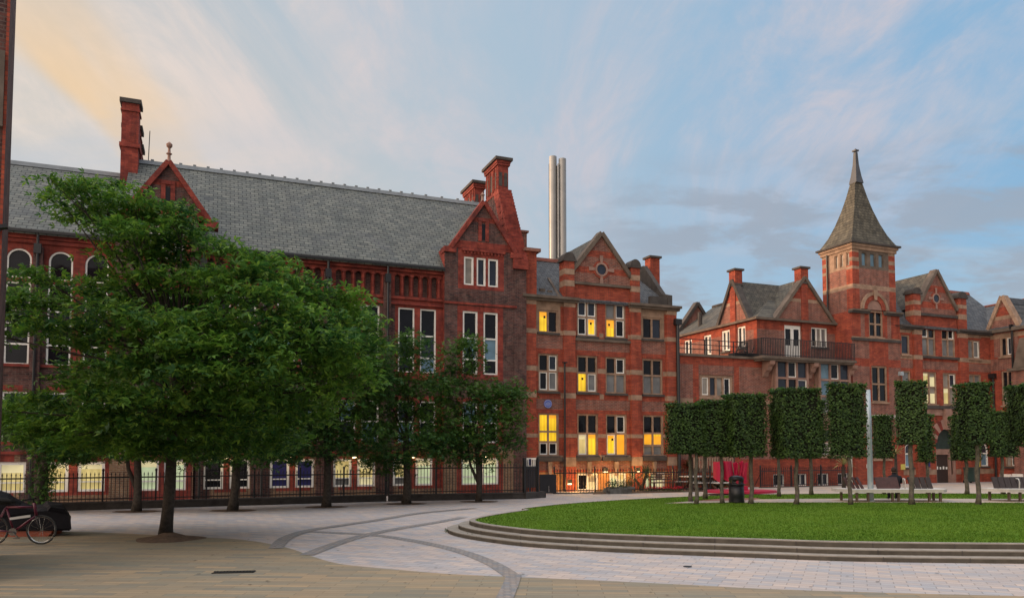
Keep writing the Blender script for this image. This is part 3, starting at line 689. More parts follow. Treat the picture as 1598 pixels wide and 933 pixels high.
# wall lamps low on the hall, hidden by the railings, that wash the basement
def wall_lamp(root, u, v, d, power, col, size=.12, reach=.5):
    b = MB(); b.box(u - .13, u + .13, d - .16, d - .005, v, v + .2); b.box(u - .1, u + .1, d - .17, d - .01, v - .06, v - .004, 1)
    o = b.build('wall_lamp', ['black_iron', 'lit_lamp'], root)
    L = bpy.data.lights.new('lamp_light', 'POINT'); L.energy = power; L.color = col; L.shadow_soft_size = size
    q = bpy.data.objects.new('lamp_light', L); COL.objects.link(q); q.parent = root; q.location = (u, d - reach, v - .1); return o
for c in [bays[0] - .0, bays[1], bays[2], bays[3], lbays[0]]: wall_lamp(A, c - .05, 1.83, 0, 9, (1, .72, .32))
wall_lamp(A, U(754), 1.83, -.28, 9, (1, .72, .32))

# ------------------------------------------------------------------ banded brick block with a stone-coped gable
B = building('gabled_brick_block', 'red brick block with sandstone bands, yellow lit windows and a round-window gable')
def Vb(y): return V(939, y)
EB = Vb(474); b0, b1 = U(818), U(1055)
cols = [(U(840), U(871.5)), (U(900.5), U(932.5)), (U(945), U(977)), (U(1002.5), U(1034))]
rowsv = [(Vb(711), Vb(646)), (Vb(613), Vb(556)), (Vb(526), Vb(470.5))]
r3s = (Vb(521), Vb(487))
spec = [ # column, v0, v1, fill, sash
 (0, V(856, 519), V(856, 484), ['yk'], ['..']), (1, *rowsv[2], ['ss', 'ky'], ['xx', 'xx']), (2, *rowsv[2], ['gs', 'yk'], ['.x', '.x']), (3, V(1018, 529), V(1018, 495.5), ['ks'], ['..']),
 (0, *rowsv[1], ['ks', 'kg'], ['.x', 'xx']), (1, *rowsv[1], ['kk', 'yg'], ['..', '.x']), (2, *rowsv[1], ['kk', 'gg'], ['.x', '..']), (3, *rowsv[1], ['kk', 'gg'], ['..', '..']),
 (0, *rowsv[0], ['yy', 'yy', 'kk'], ['..', '..', 'xx']), (1, *rowsv[0], ['kk', 'py'], ['..', 'x.']), (2, *rowsv[0], ['kk', 'yo'], ['.x', 'x.']), (3, *rowsv[0], ['kk', 'oo', 'gg'], ['..', '..', '..'])]
oo = [(cols[c][0], cols[c][1], v0, v1) for c, v0, v1, f, s in spec]
bw_ = [(U(900), U(933)), (U(950), U(976)), (U(1005), U(1036))]
for a0, a1 in bw_: oo.append((a0, a1, .0 + .02, .92))
GB0, GB1 = U(896), U(984)
bands = [(Vb(716), Vb(710)), (Vb(683), Vb(677)), (Vb(623), Vb(615)), (Vb(583), Vb(575.5)), (Vb(527), Vb(520))]
panels = [(Vb(640), Vb(624)), (Vb(548), Vb(528)), (Vb(732), Vb(717))]
def pickB(u, v):
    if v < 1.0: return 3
    inside = any(c0 - .12 < u < c1 + .12 for c0, c1 in cols)
    if any(a < v < b_ for a, b_ in panels): return 1 if v > 1.7 else 1
    for k, (a, b_) in enumerate(bands):
        if a < v < b_ and (k in (0, 1, 3) or not inside): return 2
    if v > Vb(531) and (u < GB0 - .2 or u > GB1 + .2) and inside: return 2
    if v > Vb(483) and (u < GB0 - .2 or u > GB1 + .2): return 2
    if v > EB - .02 and v > Vb(446): return 1
    return 0
cvB = [x for p in bands + panels for x in p] + [Vb(531), Vb(483), EB, 1.0]
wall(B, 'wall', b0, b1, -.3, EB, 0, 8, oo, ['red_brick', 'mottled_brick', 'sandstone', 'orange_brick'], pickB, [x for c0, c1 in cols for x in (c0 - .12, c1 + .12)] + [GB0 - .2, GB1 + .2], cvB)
for c, v0, v1, f, s in spec:
    rows = ([.42, .68] if f[-1] == 'kk' else [.44, .76]) if len(f) == 3 else ([.46] if len(f) == 2 else None)
    window(B, cols[c][0], cols[c][1], v0, v1, f, sash=s, rows=rows, fr=.09, mw=.10, sillm='dark_stone')
for i, (a0, a1) in enumerate(bw_): window(B, a0, a1, .02, .92, [['ke'], ['me'], ['me']][i], fr=.1, fm='white_paint', mw=.10, sill=False)
# gable wall over the eaves
wall(B, 'wall', GB0, GB1, EB, Vb(428), 0, .4, [], ['red_brick', 'mottled_brick'], lambda u, v: 1 if v > Vb(447) else 0, (), (Vb(447),))
VBT = Vb(366); gb = Vb(428); gc = U(939)
gable(B, gc, (GB1 - GB0) / 2, gb, VBT, 0, 6, 'mottled_brick', 'side_slate', 'grey_stone', bands=((gb, gb + .32, 'red_brick'), (gb + .9, gb + 1.25, 'red_brick')), cw=.22)
def oculus(root, u, v, r, d=0., m='pink_stone'):
    b = MB(); n = 24
    for i in range(n):
        a, c = 2 * math.pi * i / n, 2 * math.pi * (i + 1) / n
        b.prism([(u + r * math.cos(a), v + r * math.sin(a)), (u + r * 1.35 * math.cos(a), v + r * 1.35 * math.sin(a)), (u + r * 1.35 * math.cos(c), v + r * 1.35 * math.sin(c)), (u + r * math.cos(c), v + r * math.sin(c))][::-1], d - .07, d - .004)
        b.prism([(u + r * 1.36 * math.cos(a), v + r * 1.36 * math.sin(a)), (u + r * 1.75 * math.cos(a), v + r * 1.75 * math.sin(a)), (u + r * 1.75 * math.cos(c), v + r * 1.75 * math.sin(c)), (u + r * 1.36 * math.cos(c), v + r * 1.36 * math.sin(c))][::-1], d - .04, d - .004, 1)
    for i in range(4):
        a = i * math.pi / 2; ca, sa = math.cos(a), math.sin(a); k, k2 = r * .24, r * .38
        pts = [(r * 1.37, -k), (r * 2.7, -k2), (r * 2.7, k2), (r * 1.37, k)]
        b.prism([(u + p * ca - q * sa, v + p * sa + q * ca) for p, q in pts], d - .06, d - .041)
    o = b.build('round_window', [m, 'red_brick'], root)
    p = MB(); p.prism([(u + r * math.cos(2 * math.pi * i / n), v + r * math.sin(2 * math.pi * i / n)) for i in range(n)], d - .02, d + .05); p.build('pane', 'glass_slate', o)
oculus(B, gc, Vb(421), .28)
b = MB()
def pier(b, u0, u1, v0, v1, d, bd, step=None):
    """brick pier with stone blocks let in"""
    lv = [v0]; 
    for a, c in bd: lv += [a, c]
    lv = sorted(x for x in set(lv + [v1]) if v0 <= x <= v1)
    for i in range(len(lv) - 1):
        m_ = (lv[i] + lv[i + 1]) / 2; st = any(a < m_ < c for a, c in bd)
        b.box(u0 - (.012 if st else 0), u1 + (.012 if st else 0), d - (.012 if st else 0), .05, lv[i], lv[i + 1] - .0, 1 if st else 0)
pb = [(Vb(727), Vb(713)), (Vb(683), Vb(677)), (Vb(623), Vb(615)), (Vb(583), Vb(575.5)), (Vb(527), Vb(520)), (Vb(484), Vb(476))]
for x0, x1 in ((818.5, 835), (878.5, 896), (983, 998.5), (1039, 1054)): pier(b, U(x0), U(x1), -.3, EB, -.16, pb); b.cut()
tb = [(Vb(452), Vb(443)), (Vb(434), Vb(425.5))]
for x0, x1 in ((879.5, 895), (984, 997.5)):
    u0, u1 = U(x0), U(x1); b.box(u0, u1, -.15, .5, EB, Vb(452)); z = [Vb(452), Vb(443), Vb(434), Vb(425.5), Vb(414)]
    for i in range(4): b.box(u0, u1, -.15 - (.01 if i % 2 == 0 else 0), .5, z[i], z[i + 1], 1 if i % 2 == 0 else 0)
    b.cut()
b.build_each('pilaster', ['red_brick', 'sandstone'], B)
b = MB()
for x0, x1 in ((879.5, 895), (984, 997.5)):
    u0, u1 = U(x0) - .06, U(x1) + .06; z = Vb(414); um, hw = (u0 + u1) / 2, (u1 - u0) / 2
    b.box(u0 - .05, u1 + .05, -.22, .55, z, z + .1); b.prism([(um + hw * math.cos(t), z + .1 + hw * 1.15 * math.sin(t)) for t in np.linspace(0, math.pi, 10)], -.18, .5); b.cut()
b.build_each('pinnacle', 'dark_stone', B)
b = MB()
for x0, x1 in ((814, 899), (981, 1058)):
    u0, u1 = U(x0), U(x1); b.box(u0, u1, -.26, .02, EB - .12, EB); b.box(u0 - .06, u1 + .06, -.38, .02, EB + .003, EB + .14); b.cut()
b.box(GB0, GB1, -.12, -.004, Vb(447), Vb(443)); b.cut(); b.box(cols[1][0] - .25, cols[2][1] + .25, -.12, -.004, rowsv[2][0] - .26, rowsv[2][0] - .13)
b.build_each('cornice', 'grey_stone', B)
b = MB()
for c0, c1 in ((U(836.5), U(877)), (U(897), U(935)), (U(938), U(982)), (U(1000), U(1037))): b.box(c0, c1, -.14, -.004, Vb(719), Vb(712.5)); b.cut()
b.build_each('plinth_course', 'dark_stone', B)
b = MB()
for x in (857, 918, 960, 1019): b.prism([(U(x) - .12, Vb(720)), (U(x) + .12, Vb(720)), (U(x) + .07, Vb(742)), (U(x) - .07, Vb(742))][::-1], -.12, -.004); b.cut()
b.build_each('bracket', 'sandstone', B)
roof(B, b0, b1 - .15, -.1, 6.2, EB + .1, V(860, 407, 3.), 'grey_slate', 'red_tile', hip1=1.3)
b = MB(); x0, x1 = U(1013.5, 2.6), U(1028, 2.6); vt = V(1021, 401, 2.6); b.box(x0, x1, 2.4, 3.0, EB + .5, vt - .12); b.box(x0 - .1, x1 + .1, 2.3, 3.1, vt - .12, vt, 1); b.build('chimney', ['red_brick', 'dark_stone'], B)
b = MB(); x0 = b1 - .3                                               # stone parapet at the right end of the roof
b.prism([(-.15, EB + .1), (-.15, EB + .75), (.5, EB + .95), (2.4, V(1021, 418, 2.6)), (3.0, V(1021, 418, 2.6)), (5.2, EB + .1)], x0 - .28, x0, 0, 'x'); b.box(U(1014), x0 - .29, -.12, .1, EB + .145, EB + .62); b.build('parapet', 'dark_stone', B)
b = MB(); b.prism([(-.1, EB + .1), (1.4, EB + 1.5), (1.4, EB + .1)], U(999), U(1002.5), 0, 'x'); b.prism([(-.1, EB + .1), (1.4, EB + 1.5), (1.4, EB + .1)], U(872), U(876), 0, 'x')
b.box(U(847), U(855), .3, 1.2, EB + .15, EB + .62); b.box(U(859), U(866), .3, 1.1, EB + .15, EB + .55); b.build('roof_trim', 'grey_stone', B)
b = MB(); u0, u1 = U(820), U(836); b.box(u0, u1, -.14, 1.0, EB + .15, V(828, 394)); b.build('end_pier', 'red_brick', B)
b = MB(); b.box(u0 - .16, u1 + .18, -.3, 1.1, V(828, 394), V(828, 389)); b.box(u0 - .3, u1 + .02, 1.2, 2.6, EB, V(826, 364, 1.2)); b.box(u0 - .35, u1 + .1, 1.1, 2.7, V(826, 364, 1.2), V(826, 361, 1.2)); b.build('end_stack', 'mottled_brick', B)
for px, v1, r_ in ((1053.5, EB - .9, .10), (877.5, Vb(570), .05)):
    b = MB(); u = U(px); b.tube([(u, -.28, 0), (u, -.28, v1)], r_, 8); b.box(u - r_ * 2, u + r_ * 2, -.42, -.17, v1, v1 + .32 if r_ > .06 else v1 + .05); b.build('drainpipe', 'black_iron', B)
b = MB(); u, v = U(854.5), V(854.5, 630); n = 28; b.prism([(u + .22 * math.cos(2 * math.pi * i / n), v + .22 * math.sin(2 * math.pi * i / n)) for i in range(n)], -.05, -.004)
b.prism([(u + .2 * math.cos(2 * math.pi * i / n), v + .2 * math.sin(2 * math.pi * i / n)) for i in range(n)], -.054, -.051, 1)
b.prism([(u + .185 * math.cos(2 * math.pi * i / n), v + .185 * math.sin(2 * math.pi * i / n)) for i in range(n)], -.058, -.055)
for i, w in enumerate((.08, .13, .15, .12)): b.box(u - w, u + w, -.0615, -.059, v + .10 - i * .065, v + .115 - i * .065, 1)
q = b.build('plaque', ['blue_enamel', 'concrete'], B); q['label'] = 'round blue plaque with pale rim and lines of writing'
for px in (886, 942, 992): wall_lamp(B, U(px), .42 if px == 886 else 1.0, -.02, 75, (1, .56, .17), reach=1.0)

# ------------------------------------------------------------------ terrace block with balcony and two chimney gables
C = building('balcony_block', 'red brick block with a railed balcony, white double doors and two chimney-topped gables')
c0, c1 = U(1055), U(1330); VT = V(1120, 558); DB = 1.25
pb0 = V(1100, 628)
bayw = [(U(1203), U(1253.5)), (U(1270), U(1318.5))]
tw = (U(1092), U(1143), V(1117, 620), V(1117, 585))
gw = [(U(1203.5), U(1252), V(1228, 711), V(1228, 668)), (U(1271), U(1318), V(1294, 711), V(1294, 668))]
bas = [(U(x), U(x + 17), .02, .72) for x in (1204, 1238, 1272, 1303)]
oo = [tw] + gw + bas + [(a + .1, b_ - .1, V(1228, 650), V(1228, 566)) for a, b_ in bayw]
def pickC(u, v):
    if any(U(a) < u < U(b_) for a, b_ in ((1055, 1059), (1081, 1090), (1145, 1153))): return 0
    if v > VT - .45: return 0
    if V(1100, 628) < v < V(1100, 622): return 2
    if v < V(1260, 716): return 0
    return 1
wall(C, 'wall', c0, c1, 0, VT, 0, 10, oo, ['red_brick', 'mottled_brick', 'sandstone'], pickC, [U(x) for x in (1059, 1081, 1090, 1145, 1153)], [VT - .45, V(1100, 628), V(1100, 622), V(1260, 716)])
window(C, *tw, ['csck'], sash=['x..x'], fr=.16, mw=.12)
for w in gw: window(C, *w, ['kk', 'cs'], fr=.1, mw=.1, sash=['..', 'xx'])
for w in bas: window(C, *w, ['ks'], fr=.05, fm='white_paint', mw=.05, sill=False)
for i, (a0, a1) in enumerate(bayw):                                  # shallow stone oriels carried on carved corbels
    v0, v1 = V(1228, 646), V(1228, 562); d = -.42
    b = MB(); b.box(a0, a1, d + .14, -.004, v0 - .3, v0 - .02); b.box(a0 - .05, a1 + .05, d - .02, -.004, v1, v1 + .16)
    b.box(a0, a0 + .12, d + .24, -.004, v0, v1); b.box(a1 - .12, a1, d + .24, -.004, v0, v1)
    um = (a0 + a1) / 2
    for k in range(4): w = (.95 - .19 * k) * (a1 - a0) / 2; b.box(um - w, um + w, d + .1 + k * .085, -.004, v0 - .42 - k * .16, v0 - .304 - k * .16)
    b.build('oriel', 'pink_stone', C)
    window(C, a0, a1, v0, v1, ['sks', 'sks', 'ggg'] if i == 0 else ['bks', 'bss', 'ggg'], d=d - .04, fm='pink_stone', fr=.14, mw=.12, sash=['.x.', '..x', '...'] if i == 0 else ['.x.', '...', '...'], sill=False, rows=[.33, .66], dep=.14)
b = MB(); b0_, b1_ = U(1187, -.7), U(1334, -.7); b.box(b0_, b1_, -.85, DB - .02, VT + .004, VT + .16); b.box(b0_ + .08, b1_ - .08, -.76, -.004, VT - .1, VT); b.build('balcony_slab', 'grey_stone', C)
b = MB()
for x in (1198, 1266, 1326):
    u = U(x, -.3); b.prism([(-.004, VT - 1.0), (-.004, VT - .11), (-.75, VT - .11), (-.72, VT - .3), (-.5, VT - .42), (-.42, VT - .62), (-.2, VT - .75), (-.14, VT - .95)], u - .17, u + .17, 0, 'x'); b.cut()
b.build_each('corbel', 'pink_stone', C)
b = MB(); b.box(c0, b0_ - .01, -.12, .35, VT + .003, VT + .14); b.build('coping', 'grey_stone', C)
def railing(root, pts, h, z, step=.12, bw=.02, name='railing', rails=(1., .08), post=0):
    b = MB()
    for i in range(len(pts) - 1):
        p, q = Vector((*pts[i], 0)), Vector((*pts[i + 1], 0)); L = (q - p).length
        for r_ in rails: b.bar(p + Vector((0, 0, z + h * r_)), q + Vector((0, 0, z + h * r_)), .035, .035)
        for k in range(int(L / step) + 1): s = p + (q - p) * min(1, k * step / L); b.bar(s + Vector((0, 0, z)), s + Vector((0, 0, z + h)), bw, bw)
    return b.build(name, 'black_iron', root)
railing(C, [(b0_ + .06, DB - .05), (b0_ + .06, -.78), (b1_ - .06, -.78)], 1.02, VT + .16, .12, .034)
b = MB()                                                             # open bars round the roof terrace
x0, x1 = c0 + .1, b0_ - .2
for k in range(6): x = x0 + (x1 - x0) * k / 5; b.bar((x, .2, VT + .14), (x, .2, VT + 1.0), .05)
for v in (.45, .72, 1.0): b.bar((x0, .2, VT + v), (x1, .2, VT + v), .04)
b.build('terrace_rail', 'black_iron', C)
b = MB()
for k in range(3): x = U(1150 + 12 * k, .6); b.box(x - .3, x + .3, .4, 1.0, VT + .14, VT + .42); b.tube([(x, .7, VT + .42), (x + .2, .6, VT + .9)], .03, 6); b.cut()
b.build_each('terrace_planter', 'black_iron', C)
# set-back upper storey
uc_ = U(1182, DB); ECV = V(1182, 497, DB); t0_ = U(1330, DB)
door = (U(1225, DB), U(1250.5, DB), VT + .17, V(1238, 508, DB)); ww = (U(1267, DB), U(1291.5, DB), V(1279, 541.5, DB), V(1279, 511.5, DB))
def pickU(u, v):
    if v > ECV - .62: return 0
    return 0 if U(1254, DB) < u < U(1264, DB) else 1
wall(C, 'wall', uc_, t0_, VT, ECV, DB, 9.2, [door, ww], ['red_brick', 'mottled_brick'], pickU, (U(1254, DB), U(1264, DB)), (ECV - .62,), back=False)
b = MB(); a0, a1, v0, v1 = door; um = (a0 + a1) / 2; vm = v0 + (v1 - v0) * .45
for s, e in ((a0, um - .01), (um + .01, a1)):
    b.box(s, s + .1, DB + .05, DB + .15, v0, v1 - .08); b.box(e - .1, e, DB + .05, DB + .15, v0, v1 - .08); b.box(s + .1, e - .1, DB + .06, DB + .14, v0, vm); b.box(s + .1, e - .1, DB + .05, DB + .15, v1 - .22, v1 - .08)
    for k in range(4): x = s + .12 + (e - s - .24) * (k + .5) / 4; b.box(x - .012, x + .012, DB + .052, DB + .0595, v0 + .08, vm - .05)
b.box(a0, a1, DB + .04, DB + .18, v1 - .079, v1)
dd = b.build('double_door', 'white_paint', C); p = MB()
for s, e in ((a0, um - .01), (um + .01, a1)): p.box(s + .1, e - .1, DB + .09, DB + .11, vm + .001, v1 - .221)
p.build('pane', 'glass_dark', dd)
window(C, *ww, ['kcg'], d=DB, fm='white_paint', fr=.07, mw=.06, sill=True, sillm='dark_stone')
XS = ((uc_, 0, 0), -math.pi / 2)
so = []
for x0, x1, y0, y1 in ((1150.5, 1163.5, 511, 541), (1126, 1139, 517, 547), (1098, 1110, 524.5, 553), (1068, 1080, 532, 558)):
    a0, t1 = side(x0, y0, uc_); a1, b1v = side(x1, y1, uc_); so.append((a0, a1, max(b1v, VT + .25), t1))
def pickS(u, v): return 0 if v > ECV - .62 or abs(u - side(1144, 500, uc_)[0]) < .3 or u > -DB - .3 else 1
sc_ = side(1144.5, 500, uc_)[0]
wall(C, 'wall', -10.4, -DB, VT, ECV, 0, .6, so, ['red_brick', 'mottled_brick'], pickS, (sc_ - .3, sc_ + .3, -DB - .3), (ECV - .62,), xf=XS, back=False)
for i, o in enumerate(so): window(C, *o, ['ks'] if i < 3 else ['kk'], sash=['xx'] if i == 1 else ['.x'], fm='white_paint', fr=.07, mw=.07, xf=XS, sillm='dark_stone')
b = MB(); b.box(t0_ - .01, t0_, DB + .02, 10.4, VT, ECV); b.box(uc_ + .01, t0_, 10.4, 10.42, VT, ECV); b.box(uc_, t0_, DB + .3, 10.3, ECV - .05, ECV - .01); b.build('back_wall', 'mottled_brick', C)
gcu = U(1257, DB); gtop = V(1257, 435, DB)
gable(C, gcu, 2.3, ECV, gtop, DB, 7, 'mottled_brick', 'side_slate', 'grey_stone', bands=((ECV + 1.25, ECV + 1.45, 'sandstone'), (ECV + 1.45, ECV + 2.2, 'red_brick')), cw=.2)
gable(C, sc_, 1.5, ECV, gtop, 0, 4.2, 'mottled_brick', 'side_slate', 'dark_stone', xf=XS, bands=((ECV + 1.2, ECV + 1.4, 'sandstone'), (ECV + 1.4, ECV + 2.2, 'red_brick')), cw=.2)
b = MB(); b.box(gcu - .26, gcu + .26, DB - .05, DB - .004, VT + .17, gtop - .35)
b.build('pilaster', 'red_brick', C)
b = MB(); b.box(sc_ - .26, sc_ + .26, -.05, -.004, VT + .14, gtop - .35); b.build('pilaster', 'red_brick', C, XS)
for xf, u, d in ((None, gcu, DB), (XS, sc_, 0)):
    b = MB(); b.box(u - .3, u + .3, d - .06, d + .5, gtop - .25, gtop + .62); b.box(u - .36, u + .36, d - .1, d + .54, gtop - .34, gtop - .2, 1); b.box(u - .4, u + .4, d - .16, d + .6, gtop + .62, gtop + .74, 1); b.build('chimney', ['red_brick', 'dark_stone'], C, xf)
b = MB()                                                             # main roof of the block, ridge running back
rm = (uc_ + t0_) / 2
for pts in ([(uc_ - .15, DB - .1, ECV), (uc_ - .15, 10.6, ECV), (rm, 10.6, gtop - .2), (rm, DB + 2.6, gtop - .2)], [(t0_, 10.6, ECV), (t0_, DB - .1, ECV), (rm, DB + 2.6, gtop - .2), (rm, 10.6, gtop - .2)], [(t0_, DB - .1, ECV), (uc_ - .15, DB - .1, ECV), (rm, DB + 2.6, gtop - .2)]): b.quad(pts[::-1])
b.build('roof', 'side_slate', C)
b = MB(); b.tube([(rm, DB + 2.6, gtop - .15), (rm, 10.6, gtop - .15)], .1, 6); b.tube([(uc_ + .9, 8.2, ECV + .6), (uc_ + .9, 8.2, ECV + 1.6)], .16, 8); b.build('ridge', 'dark_stone', C)
b = MB(); pe = [(U(x, 10.5), V(x, y, 10.5)) for x, y in ((1050, 530), (1089, 474), (1103, 496), (1103, 530))]; b.prism(pe, 10.5, 10.9); b.build('end_gable', 'mottled_brick', C)
b = MB(); b.bar((pe[0][0], 10.6, pe[0][1]), (pe[1][0], 10.6, pe[1][1] + .05), .5, .22); b.bar((pe[1][0], 10.604, pe[1][1] + .05), (pe[2][0], 10.604, pe[2][1]), .5, .22); b.build('end_coping', 'dark_stone', C)
b = MB(); b.box(uc_ - .25, t0_, DB - .24, DB - .004, ECV - .06, ECV + .08); b.box(uc_ - .25, uc_ - .004, DB, 10.4, ECV - .06, ECV + .08); b.build('eaves_course', 'grey_stone', C)

# ------------------------------------------------------------------ tower with the slate spire
TW = building('spired_tower', 'square brick tower with stone bands under a tall flared slate spire')
dT = .05; u0, u1 = U(1333.5, dT), U(1400.5, dT); DT = 2.5; VS = V(1367, 489, dT); VC = V(1345, 384, dT)
l0, l1 = U(1330, -.1), U(1405.5, -.1)
tb = [(V(1367, 453, dT), V(1367, 446, dT)), (V(1367, 423, dT), V(1367, 418.5, dT)), (V(1367, 411, dT), V(1367, 405, dT)), (V(1367, 397, dT), V(1367, 392, dT))]
slits = [(U(a, dT), U(c, dT), V(1367, 417, dT), V(1367, 396, dT)) for a, c in ((1348.5, 1356.5), (1362, 1370.5), (1375, 1383))]
def pickT(u, v):
    edge = u < u0 + .55 or u > u1 - .55
    if tb[0][0] < v < tb[0][1]: return 2
    if edge: return 2 if any(a < v < c for a, c in tb) else 0
    if v > V(1367, 421, dT): return 3
    return 1
cvT = [x for p in tb for x in p] + [V(1367, 421, dT)]
wall(TW, 'wall', u0, u1, VS, VC, dT, DT, slits, ['red_brick', 'mottled_brick', 'sandstone', 'grey_stone'], pickT, (u0 + .55, u1 - .55), cvT, back=False)
for s in slits: window(TW, *s, ['b'], d=dT, fr=.05, fm='grey_stone', sill=False)
XT = ((u0, 0, 0), -math.pi / 2); x0, x1 = -(dT + DT), -dT
ls = []
for a, c in ((1302, 1307.5), (1310.5, 1316), (1320, 1325.5)): e0, t1 = side(a, 401, u0); e1, t0 = side(c, 425, u0); ls.append((e0, e1, V(1367, 417, dT), V(1367, 396, dT)))
def pickTL(u, v):
    edge = u < x0 + .5 or u > x1 - .5
    if tb[0][0] < v < tb[0][1]: return 2
    if edge: return 2 if any(a < v < c for a, c in tb) else 0
    return 2 if v > V(1367, 421, dT) else 1
wall(TW, 'wall', x0, x1, VS - 3, VC, 0, DT, ls, ['red_brick', 'mottled_brick', 'sandstone'], pickTL, (x0 + .5, x1 - .5), cvT, xf=XT, back=False)
for s in ls: window(TW, *s, ['c'], fr=.05, fm='sandstone', sill=False, xf=XT)
b = MB(); b.box(u0 + .02, u1, dT + DT - .05, dT + DT, VS - 3, VC); b.box(u1 - .05, u1 - .001, dT + .01, dT + DT - .06, VS - 3, VC); b.build('back_wall', 'red_brick', TW)
lw = (U(1359.5, -.1), U(1384, -.1), V(1372, 627, -.1), V(1372, 571, -.1)); mw_ = (U(1357.5, -.1), U(1379.5, -.1), V(1368, 526, -.1), V(1368, 485, -.1)); gwt = (U(1359, -.1), U(1386, -.1), V(1372, 716, -.1), V(1372, 672, -.1))
def pickL(u, v):
    if V(1367, 533, -.1) < v < V(1367, 527, -.1): return 2
    if v > V(1367, 533, -.1): return 0 if u < l0 + .75 or u > l1 - .75 or abs(u - (mw_[0] + mw_[1]) / 2) < .95 else 1
    if V(1367, 572, -.1) < v < V(1367, 560, -.1): return 0
    if v < V(1367, 680, -.1): return 0
    return 0 if abs(u - (lw[0] + lw[1]) / 2) < .8 and v > lw[2] else 1
um_ = (lw[0] + lw[1]) / 2; uu_ = (mw_[0] + mw_[1]) / 2
wall(TW, 'wall', l0, l1, 0, VS, -.1, DT + .2, [lw, mw_, gwt], ['red_brick', 'mottled_brick', 'sandstone'], pickL, (l0 + .75, l1 - .75, uu_ - .95, uu_ + .95, um_ - .8, um_ + .8), [V(1367, y, -.1) for y in (533, 527, 572, 560, 680)])
window(TW, *lw, ['kk', 'kk'], d=-.1, fr=.1, mw=.1); window(TW, *mw_, ['kk', 'kk'], d=-.1, fr=.1, mw=.11); window(TW, *gwt, ['kg', 'gg'], d=-.1, fr=.1, mw=.1)
b = MB(); av = V(1367, 484, dT); 
for r0, r1, mm, o in ((.62, .92, 1, .10), (.93, 1.13, 0, .14)):
    for i in range(16):
        a, c = math.pi * i / 16, math.pi * (i + 1) / 16
        b.prism([(uu_ + r0 * math.cos(a), av + r0 * math.sin(a)), (uu_ + r1 * math.cos(a), av + r1 * math.sin(a)), (uu_ + r1 * math.cos(c), av + r1 * math.sin(c)), (uu_ + r0 * math.cos(c), av + r0 * math.sin(c))][::-1], dT - o, dT - .004, mm)
b.prism([(uu_ - .61, av)] + [(uu_ - .61 * math.cos(t), av + .61 * math.sin(t)) for t in np.linspace(.05, math.pi - .05, 14)] + [(uu_ + .61, av)], dT - .05, dT - .004, 2)
b.prism([(uu_ - .1, av + .6), (uu_ + .1, av + .6), (uu_ + .16, av + 1.22), (uu_ - .16, av + 1.22)], dT - .2, dT - .145); b.build('arch', ['sandstone', 'red_brick', 'pink_stone'], TW)
b = MB()
for s, e in ((l0 - .1, mw_[0] - .06), (mw_[1] + .06, l1 + .1)): b.box(s, e, -.28, dT, VS - .12, VS + .0); b.box(s, e, -.36, dT, VS + .003, VS + .1, 1)
b.box(l0 - .06, l1 + .06, -.2, -.104, V(1367, 533, -.1), V(1367, 529, -.1)); b.build('string_course', ['dark_stone', 'grey_stone'], TW)
b = MB(); cu_, cd_ = (u0 + u1) / 2, dT + DT / 2; hu, hd = (u1 - u0) / 2, DT / 2
for o, a, c, mi in ((.08, -.25, -.05, 0), (.16, -.047, .1, 0), (.28, .103, .22, 1)): b.box(cu_ - hu - o, cu_ + hu + o, cd_ - hd - o, cd_ + hd + o, VC + a, VC + c, mi)
b.build('cornice', ['sandstone', 'dark_stone'], TW)
b = MB(); V0 = VC + .22; V1 = V(1339, 240, 1.6); prof = [(0, 1.08), (.05, .96), (.12, .81), (.24, .62), (.38, .44), (.52, .295), (.665, .17)]
k0 = None; lev = []
for t, s in prof: z = V0 + (V1 - V0) * t; lev.append([(cu_ + a * hu * s, cd_ + c * hd * s, z) for a, c in ((-1, -1), (1, -1), (1, 1), (-1, 1))])
for i in range(len(lev) - 1):
    for j in range(4): b.quad([lev[i][j], lev[i][(j + 1) % 4], lev[i + 1][(j + 1) % 4], lev[i + 1][j]])
sp_ = b.build('spire', 'spire_slate', TW)
b = MB(); lev = []
for t, s in ((.662, .175), (.74, .125), (.85, .075), (.98, .05)): z = V0 + (V1 - V0) * t; lev.append([(cu_ + a * hu * s, cd_ + c * hu * s, z) for a, c in ((-1, -1), (1, -1), (1, 1), (-1, 1))])
for i in range(len(lev) - 1):
    for j in range(4): b.quad([lev[i][j], lev[i][(j + 1) % 4], lev[i + 1][(j + 1) % 4], lev[i + 1][j]])
b.box(cu_ - .15, cu_ + .15, cd_ - .15, cd_ + .15, V1 - .06, V1 + .04); b.tube([(cu_, cd_, V1), (cu_, cd_, V1 + .12)], .05, 8); b.build('spire_cap', 'lead', sp_)
b = MB(); b.tube([(u0 - .09, dT + DT - .5, VS - 1), (u0 - .09, dT + DT - .5, VC - .2)], .06, 8); b.build('drainpipe', 'black_iron', TW)
text(TW, 'wall_lettering', 'ASHTON BUILDING', .27, (U(1379.5, -.1), -.115, V(1380, 650, -.1)), (math.pi / 2, 0, 0), 'white_paint')
b = MB(); b.box(U(1348, -.1), U(1352.5, -.1), -.13, -.104, V(1350, 730, -.1), V(1350, 724, -.1)); b.build('notice', 'white_paint', TW)
b = MB(); b.box(U(1401, -.1), U(1407.5, -.1), -.14, -.104, V(1404, 732.5, -.1), V(1404, 724, -.1)); b.build('notice', 'yellow_enamel', TW)
b = MB(); uq = U(1403, -.1); b.box(uq - .12, uq + .12, -.32, -.104, V(1403, 586, -.1), V(1403, 580, -.1)); b.build('flood_lamp', 'galvanised', TW)

